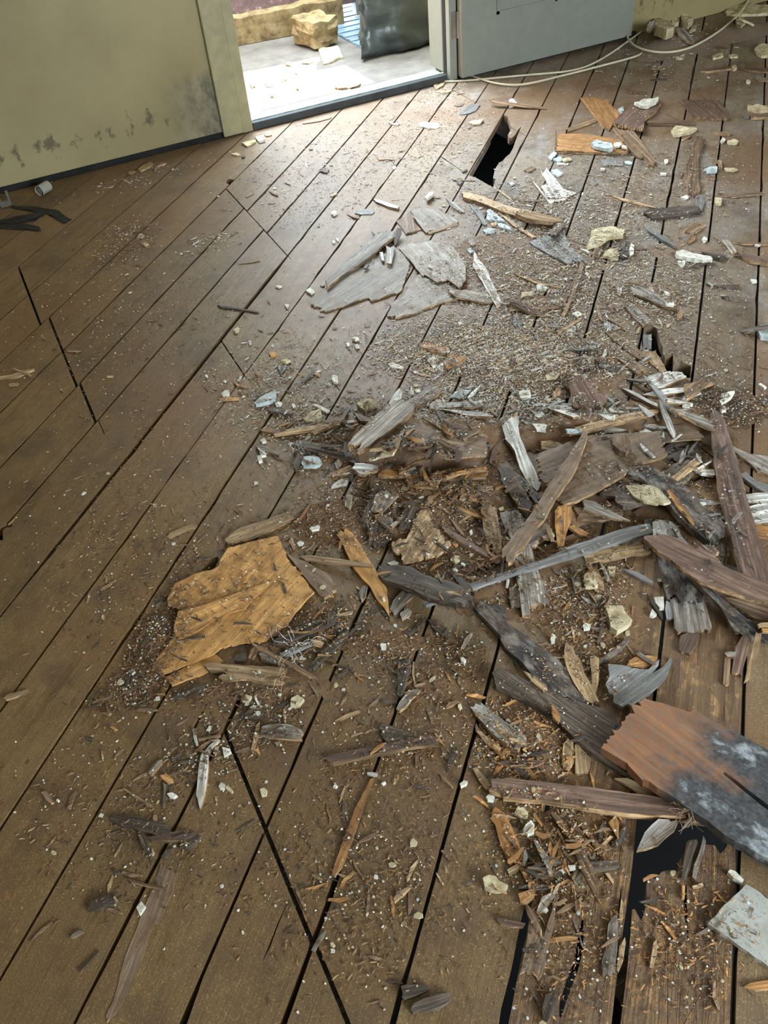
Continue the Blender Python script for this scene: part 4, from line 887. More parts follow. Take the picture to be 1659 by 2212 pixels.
run('''
# --- left pile
V u 3 H | 400,560 560,520 760,470 820,520 700,600 560,640 430,630 | brown broken veneer at the foot of the left pile
S t 6 H | 275,600 330,585 400,560 500,548 640,535 740,520 745,532 650,556 500,578 400,590 330,600 285,610 | long pale splint on the left tip of the pile
S t 6 H | 515,582 560,568 660,545 695,545 620,575 540,590 | short pale splint above the dark board
S o 6 H | 185,570 215,566 272,578 265,590 200,580 | small orange stick at the pile's left end
F w 5 H | 740,515 790,508 805,520 760,532 | pale chip on the left pile
F b 6 H stand=.2 | 795,458 850,475 925,508 905,522 840,515 | brown triangular flake on the left pile
F b 6 H stand=.15 | 680,620 725,560 780,545 850,545 800,600 760,620 | brown raised flap left of the big grey board
F b 5 H | 630,620 700,600 740,612 700,625 | brown flake below the raised flap
P p 9 H | 465,500 520,450 578,432 588,470 590,518 540,525 480,512 | cream plaster chunk on the left tip of the pile
P c 5 H | 525,405 560,408 600,425 642,448 620,458 560,425 | curved white flake behind the cream chunk
P p 10 H | 815,402 850,370 900,372 945,385 945,412 870,445 840,430 | cream plaster slab on the crest of the left pile
S t 4 H | 866,400 876,398 884,480 876,482 | upright tan stick before the cream slab
S d 6 H | 705,525 720,480 745,440 768,428 775,438 740,490 722,525 | dark bent stick on the crest of the pile
B d 7 H | 235,440 260,425 330,430 400,460 388,476 320,465 250,452 | dark split stick at the wide gap's end
L g 6 H | 158,672 200,672 310,725 305,738 240,715 170,695 | short grey stick by two white chips
C c 8 H | 168,745 195,738 202,772 178,780 | white chip, lower one by the short grey stick
C c 8 H | 185,722 215,710 226,735 195,742 | white chip, right one by the short grey stick
C c 7 H | 185,640 215,628 228,645 200,652 | white chip above the short grey stick
C c 7 H | 285,400 310,388 330,392 320,410 290,412 | white chip beside the grey-green wedge
C c 5 H | 390,405 410,400 420,418 400,425 | small white chip near the dark split stick
F w 5 H | 465,620 490,588 520,610 500,630 470,632 | grey cone-shaped chip on the left pile
L d 11 H | 395,682 440,652 520,655 620,668 720,690 792,705 780,722 700,715 600,702 500,695 420,692 | stout dark board end sticking out left of the pile
L d 12 H | 405,820 415,765 440,700 470,700 480,712 455,770 430,822 | dark stump lying in a gap left of the pile
P l 9 H | 455,790 470,752 520,745 565,752 588,780 575,800 545,812 470,810 | grey layered flake with white tip left of the pile
F b 7 H | 640,862 680,830 730,785 830,750 830,765 760,805 700,835 660,867 | brown split board edge below the pile
L w 5 H | 660,865 740,850 820,842 820,850 720,865 | thin pale strip under the brown edge
F w 6 H | 665,745 690,715 715,750 700,780 680,790 | grey pointed flake under the dark board end
P w 7 H | 650,945 690,905 720,890 760,905 750,925 700,935 | grey white flake on the dust below the pile
F g 5 H | 740,1070 750,1000 785,1000 790,1060 770,1090 | tan-grey scrap on the dust slope
V u 5 H flat | 950,520 1150,480 1350,480 1500,560 1659,600 1659,740 1400,760 1200,700 1000,640 | brown rotten mat inside the left pile
B o 8 H | 1285,885 1340,850 1400,835 1500,820 1659,812 1659,880 1550,882 1480,890 1310,897 | long orange board low in the front of the pile
B o 8 H | 955,862 980,812 1040,805 1120,795 1240,808 1255,840 1262,890 1240,912 1210,890 1120,872 1040,868 | bright orange torn board at the front of the pile
B o 7 H | 1130,905 1260,915 1350,935 1340,950 1220,945 1150,930 | orange splintered strip under the bright board
S o 6 H | 1390,802 1480,775 1600,757 1659,755 1659,772 1500,792 1400,812 | orange lath above the long orange board
B w 9 H | 785,825 800,785 860,788 920,800 962,812 950,850 900,845 870,868 830,860 | frayed peach board end at the pile's foot
F w 7 H | 1085,742 1130,720 1195,700 1200,730 1160,770 1130,802 1095,790 | pink-white frayed chip behind the orange board
B b 8 H | 1050,660 1100,640 1240,620 1350,640 1300,680 1150,690 | brown rotten board end inside the pile
S d 7 H | 1010,668 1060,620 1120,590 1190,558 1205,580 1140,622 1060,660 1030,680 | dark ribbed stick over the pale torn sheet
P p 6 H | 895,718 930,680 962,650 1000,642 1040,670 1098,720 1080,765 1062,812 1010,780 960,748 925,742 | cream torn sheet hanging off the pile front
S t 4 H | 1140,778 1200,755 1300,722 1372,700 1376,710 1300,735 1200,768 1150,790 | thin pale stick across the pile front
F o 6 H | 1365,560 1400,548 1425,575 1448,603 1430,612 1390,590 | pale orange triangular flake on the pile
S d 5 H | 1320,440 1342,430 1365,480 1385,540 1370,560 1340,500 | dark flake leaning against the orange triangle
S t 4 H | 1240,490 1290,505 1340,535 1378,565 1360,565 1300,525 | thin tan stick behind the dark flake
S b 6 H | 1500,630 1560,590 1620,565 1625,578 1570,605 1515,640 | dark brown twig-like splinter on the pile right
S d 6 H | 1280,800 1300,740 1335,660 1340,665 1310,740 1292,805 | dark thin stick leaning on the pile
F b 5 H | 1260,830 1330,780 1370,800 1340,860 1290,865 | brown wedge between the orange boards
B g 12 H | 760,672 800,610 850,570 950,480 1040,405 1075,385 1180,402 1190,440 1110,520 1050,562 960,630 900,682 825,716 850,662 800,682 | big grey-brown split board on top of the left pile
B w 8 H | 1010,430 1050,355 1090,305 1112,330 1110,370 1060,395 1020,440 | pale grey board end behind the big split board
B g 9 H | 1120,402 1200,352 1290,282 1365,318 1330,352 1280,380 1180,432 1150,420 | grey board end to the right behind the big split board
C c 5 H | 1160,350 1170,290 1188,320 1190,350 | white upright chip behind the pile crest
C c 6 H | 1195,315 1225,305 1235,325 1205,335 | white chip on the pile crest
L w 7 H | 1270,415 1300,402 1450,392 1630,388 1635,415 1500,422 1400,430 1290,430 | long pale grey lath on the crest, left one
L w 7 H | 1365,438 1450,445 1659,478 1659,503 1560,488 1480,472 | long pale lath below the pale grey one
P l 5 H | 1425,355 1455,330 1480,318 1560,315 1520,345 1480,366 | bluish white flake on the crest
C c 6 H | 1300,365 1345,350 1392,385 1370,392 | white flake behind the long pale grey lath
C w 6 H | 1560,330 1600,300 1620,280 1580,340 1540,360 | thin white shard on the crest
S b 4 H | 1230,480 1225,440 1180,470 1150,510 1165,515 1210,490 | small brown scrap at the board's right edge
# --- crest, right half
B r 6 I | 575,140 640,100 700,160 790,190 740,232 660,225 600,222 | reddish brown rough board behind the pale strips
F w 6 I | 455,262 480,225 560,190 600,200 590,225 540,245 480,272 | beige torn flake behind the pale strips
F o 5 I | 480,210 510,150 520,145 540,170 500,200 | peach splinter standing behind the pale strips
P c 10 I | 303,172 330,163 365,165 370,190 310,196 | white plaster block on the dust field
C c 7 I | 375,352 455,350 452,380 402,378 | white square chip, left of the pale strips
C c 6 I | 388,300 440,285 445,300 410,312 | white chip above the square one
L w 5 I | 490,275 560,278 600,300 640,318 600,326 540,300 | pale splint on the crest
B t 7 I | 560,375 640,345 760,320 900,290 1050,275 1062,290 900,330 800,350 700,375 580,388 | long pale tan split board along the crest
B w 6 I | 0,225 60,220 105,222 110,245 60,252 0,256 | short pale ribbed board at the dust field's edge
L w 6 I | 0,272 60,275 150,300 150,318 80,310 0,292 | pale lath below the ribbed board
C l 5 I | 555,396 640,388 640,410 565,412 | blue-white strip under the long tan board
F t 7 I | 420,392 470,388 530,400 585,435 520,445 430,436 425,410 | peach ragged chip left of the dusty board
C c 5 I | 885,358 1000,350 1030,370 990,385 950,402 905,375 | pale blue-white flake on the dusty board's edge
C c 5 I | 1000,345 1060,342 1112,365 1118,383 1030,366 | second blue-white flake beside the first
C c 6 I | 800,255 860,280 880,290 845,290 800,285 | white thin flake on the tan board
C c 5 I | 740,300 830,300 820,328 780,320 | bright white chip on the tan board
''')
run('''
# --- main pile, lower layers
B d 8 I | 190,590 230,585 262,592 340,700 372,790 350,852 290,782 220,680 | dark rough board end under the leaning boards
B d 7 I | 260,590 330,640 420,740 400,782 340,700 280,620 | dark board, second one under the leaning boards
B y 6 I | 200,830 300,810 330,860 340,960 260,965 225,900 | dusty grey veneer below the dark board ends
B g 8 I | 340,960 400,900 450,880 500,950 480,985 420,960 400,1020 330,1010 | dark grey ragged board behind the stout leaning board
B g 9 K | 1362,705 1400,640 1480,590 1510,700 1540,800 1580,880 1612,960 1612,1030 1560,1012 1500,1030 1470,1035 1478,1098 1420,1100 1400,950 | grey-tan board with a comb-like ragged end
B d 8 K | 1328,835 1400,820 1418,950 1412,1032 1342,1032 1330,950 | dark short board left of the comb-ended one
F s 4 K | 1265,760 1270,705 1290,705 1280,800 1262,802 | thin grey splint standing beside the dark short board
F w 5 K | 1300,900 1310,830 1330,840 1320,900 | pale narrow chip left of the dark short board
B o 8 I | 500,820 520,790 590,790 595,850 560,940 550,1010 515,1010 500,900 | orange split board end below the dusty board
B o 6 I | 570,900 600,890 680,940 670,960 620,945 | small orange board scrap in the pile shadow
B b 6 I | 600,800 740,790 850,800 870,830 760,870 640,860 | brown board in shadow below the dusty board
B u 8 I | 410,500 600,432 700,405 830,400 940,400 1062,388 1075,450 1100,520 1040,540 960,560 830,650 700,722 620,760 540,782 430,640 410,560 | wide dusty brown board across the middle of the pile
B u 5 I | 1060,392 1140,340 1200,318 1310,372 1300,395 1200,420 1080,455 | brown board end in the pile's upper right
B g 6 I | 1040,580 1150,520 1290,515 1290,560 1240,600 1160,640 | grey board stub right of the dusty board
B t 6 I | 1120,640 1180,600 1250,540 1295,520 1290,560 1210,620 1150,665 | tan crooked board stub at the right of the dusty board
P b 14 I | 805,425 850,405 885,415 908,442 910,470 885,505 850,490 815,465 | brown bark-like lump on the dusty board
P w 6 I | 1250,605 1290,585 1362,588 1362,630 1290,633 | white-pink flake between the long brown boards
L w 5 I | 1262,598 1300,570 1345,545 1350,552 1300,585 1268,612 | thin white strip above the white-pink flake
B d 12 S | 160,145 210,100 280,80 380,68 500,60 510,100 400,130 392,200 440,290 540,340 640,370 540,402 440,420 340,424 290,350 285,240 200,190 | dark charred rough board knot in the pile centre
S o 5 S | 170,290 200,272 240,280 250,310 220,330 185,315 | orange chip glowing out of the pile shadow
B g 6 S | 0,330 100,320 280,370 420,400 300,420 100,420 0,400 | grey-brown board in shadow behind the long blue lath
B s 6 S | 525,490 590,470 600,560 570,630 560,750 525,750 530,640 | grey narrow board under the wavy board
B w 7 S | 595,500 660,470 760,490 820,560 850,650 700,690 600,660 | pale board stub above the wavy board
B s 6 S | 710,1180 750,1200 770,1330 715,1335 700,1250 | small slate board stub left of the torn-ended board
B m 7 S | 630,755 700,800 780,860 880,960 900,1000 820,1080 720,1170 690,1080 660,920 | blue-black triangular board above the torn-ended board
B g 8 S | 740,1170 800,1130 880,1090 1030,1160 1060,1250 1102,1395 1090,1430 1040,1418 1000,1432 960,1460 900,1450 860,1440 812,1458 780,1420 770,1300 | grey board with a torn frayed end and an ochre band
B m 6 S | 790,1120 880,980 950,1000 1020,1100 1035,1165 990,1200 940,1180 830,1190 | black frayed veneer lying on the torn-ended board
B r 6 S | 830,1480 900,1450 990,1460 960,1560 910,1640 820,1600 | dark brown smooth board end below the torn-ended board
B m 10 S | 780,850 830,840 900,900 1020,1040 1200,1190 1390,1335 1580,1478 1580,1562 1440,1500 1385,1458 1290,1460 1230,1350 1160,1230 1000,1080 850,930 | long blue-black board running to the right frame edge
B b 7 S | 1200,1150 1320,1160 1480,1210 1580,1290 1580,1400 1450,1330 1300,1230 | brown board between the wavy and the blue-black boards
F t 6 S | 1485,1378 1520,1368 1580,1375 1580,1400 1500,1400 | pale splinter, upper one at the right frame edge
F o 6 S | 1520,1420 1580,1405 1580,1450 1530,1445 | pale orange splinter, lower one at the right frame edge
B s 8 S | 1335,110 1385,82 1400,95 1480,160 1580,240 1560,262 1480,215 1390,150 | grey lath end at the right of the pile
B g 8 I | 1440,450 1500,480 1560,505 1659,540 1659,640 1600,600 1540,540 1480,500 | grey board passing behind the long reddish board
B w 8 S | 1380,280 1480,265 1580,258 1580,340 1480,350 1400,345 | pale board stub right of the long reddish board
B w 8 S | 1410,385 1500,360 1580,345 1580,520 1460,520 1430,450 | light grey board right of the long reddish board
B o 7 S | 1460,520 1580,480 1580,600 1490,640 | orange board showing right of the long reddish board
B d 6 I | 1100,520 1230,470 1270,440 1290,520 1180,560 | dark board scrap behind the mould-streaked plank
P l 5 S | 1135,820 1180,835 1230,870 1330,900 1325,930 1240,900 1160,870 | silvery white flake between the long boards
B g 6 S | 1115,730 1180,690 1240,720 1245,790 1220,855 1140,820 | grey block under the long reddish board
F s 4 S | 960,315 1010,310 1100,330 1175,355 1080,352 990,335 | blue-grey splint behind the mould-streaked plank
F s 4 S | 1130,470 1200,465 1270,478 1260,488 1150,482 | grey splint right of the mould-streaked plank
# upper layers
B r 12 I | 1345,310 1365,272 1400,300 1425,335 1450,430 1482,520 1540,740 1575,850 1605,960 1635,1080 1659,1180 1659,1259 1560,1225 1510,1150 1470,1010 1440,900 1400,760 1370,560 1350,400 | long reddish-brown board lying end-on at the right of the pile
B r 9 S | 518,655 560,632 700,625 830,655 890,700 955,740 1040,722 1122,715 1130,800 1180,880 1250,920 1345,950 1480,1000 1580,1060 1580,1238 1400,1155 1200,1090 1000,1020 860,930 760,840 640,765 570,700 | brown board with wavy grain near the pile's right end
B m 14 S | 380,62 455,0 540,0 620,35 700,75 870,190 1000,320 1120,460 1226,568 1205,605 1150,655 1080,702 1040,690 970,620 900,560 820,480 750,380 640,250 560,170 480,100 | mould-streaked dark grey plank lying diagonally on the pile
L s 7 S | 765,500 800,515 880,570 950,625 1010,672 985,662 900,612 820,560 | thin grey splint under the mould-streaked plank
F p 6 S | 375,160 440,148 520,152 600,180 650,215 700,280 748,350 690,365 620,360 520,325 440,265 400,205 | cream and black leaf-shaped scrap on the dark knot
L o 4 S | 710,238 742,235 800,305 865,385 910,450 955,528 938,540 890,480 830,418 770,335 | thin orange shard lying on the dark plank
B t 5 S | 5,800 60,740 180,712 270,672 330,700 400,690 480,650 520,700 580,750 520,770 440,770 360,792 250,830 120,850 20,860 | ochre-stained crooked board below the long blue lath
L s 5 S | 350,792 440,780 560,790 640,812 640,830 520,825 430,808 | grey splint at the ochre-stained board's right end
B u 14 I | 212,1032 260,975 320,905 400,795 460,690 520,600 570,530 620,450 655,388 678,395 665,450 640,525 600,610 560,660 490,770 440,860 400,905 335,1010 290,1045 270,1090 235,1092 215,1070 | stout grey-brown board leaning on the dusty wide board
B w 9 I | 212,358 245,322 262,312 302,312 300,360 315,425 350,500 385,560 425,640 412,672 372,662 340,620 310,570 280,480 235,430 | bleached grey board standing off the pile's left shoulder
L r 6 I | 0,608 40,628 90,662 200,752 196,772 130,730 70,682 0,632 | straight pinkish stick left of the leaning boards
L s 7 T | 915,1330 950,1310 1010,1281 1110,1234 1180,1203 1250,1160 1340,1120 1400,1098 1421,1100 1422,1116 1345,1146 1270,1180 1190,1214 1110,1246 1010,1295 922,1336 | long straight blue-grey lath pointing down to the left
S t 5 I | 665,1080 680,1085 740,1150 765,1200 770,1259 745,1255 720,1190 690,1140 | orange-tan splinter standing in the rubble below the lath
F p 7 I | 660,1180 680,1160 700,1165 735,1225 690,1235 668,1230 | cream rectangular chip left of the orange-tan splinter
C p 6 I | 785,1125 830,1120 825,1170 795,1155 | cream triangle right of the orange-tan splinter
L g 5 I | 740,1095 770,1120 805,1200 800,1210 780,1190 | small grey stick beside the cream triangle
L g 5 I | 580,1120 610,1115 635,1180 645,1255 610,1259 595,1200 | grey-tan flake left of the cream rectangle
S w 4 I | 1055,1190 1080,1182 1085,1200 1062,1204 | tiny white chip on dark boards below the crooked board
# --- crest pieces at upper right
B w 7 I | 985,130 1005,90 1060,70 1130,55 1190,62 1215,90 1150,115 1080,150 1040,150 | bluish bleached board end at the crest top right
L w 6 I | 975,185 1040,165 1120,150 1210,145 1205,170 1100,185 1040,195 | white strip below the bluish board end
L w 7 I | 862,152 900,158 960,185 1020,220 1060,238 1060,255 1000,228 930,190 | long white splint on the crest, upper half
L s 6 I | 978,80 1000,90 1060,150 1110,200 1140,245 1180,300 1155,298 1100,245 1040,165 1000,120 | narrow blue-grey lath across the white strips
L w 6 I | 1060,215 1090,222 1130,270 1172,325 1160,347 1120,315 1080,260 | white chip end under the blue-grey lath
B g 7 I | 1120,270 1200,265 1300,290 1362,300 1365,362 1300,342 1200,305 | grey-white board running to the reddish board's head
L w 5 I | 1100,215 1180,225 1240,235 1180,245 1110,240 | small white splint on the crest right
C l 5 I | 1190,210 1215,180 1270,165 1295,178 1250,195 1215,215 | silver-blue flake at the crest right
C c 6 I | 1192,245 1210,235 1235,245 1220,258 | white pebble chip at the crest right | white pebbles at the crest right
C c 6 I | 1222,258 1240,250 1245,262 1230,270 | white pebble chip at the crest right | white pebbles at the crest right
P c 10 I | 1405,188 1450,170 1476,182 1460,202 1415,206 | cream chunk right of the crest
C c 8 I | 1398,260 1425,252 1432,270 1408,275 | small white pebble below the cream chunk
S d 4 I | 885,90 930,110 1010,150 1020,162 960,145 900,110 | dark brown splint behind the crest
L o 4 I | 1108,385 1130,395 1195,450 1198,462 1150,430 | orange stick in the shadow right of the bleached flakes
S s 3 I | 1280,435 1270,450 1225,510 1222,500 1255,455 | thin pale straw in the shadow of the pile
B b 6 I | 1200,130 1290,110 1370,120 1300,150 1250,200 1215,210 | brown board scrap right of the crest
''')
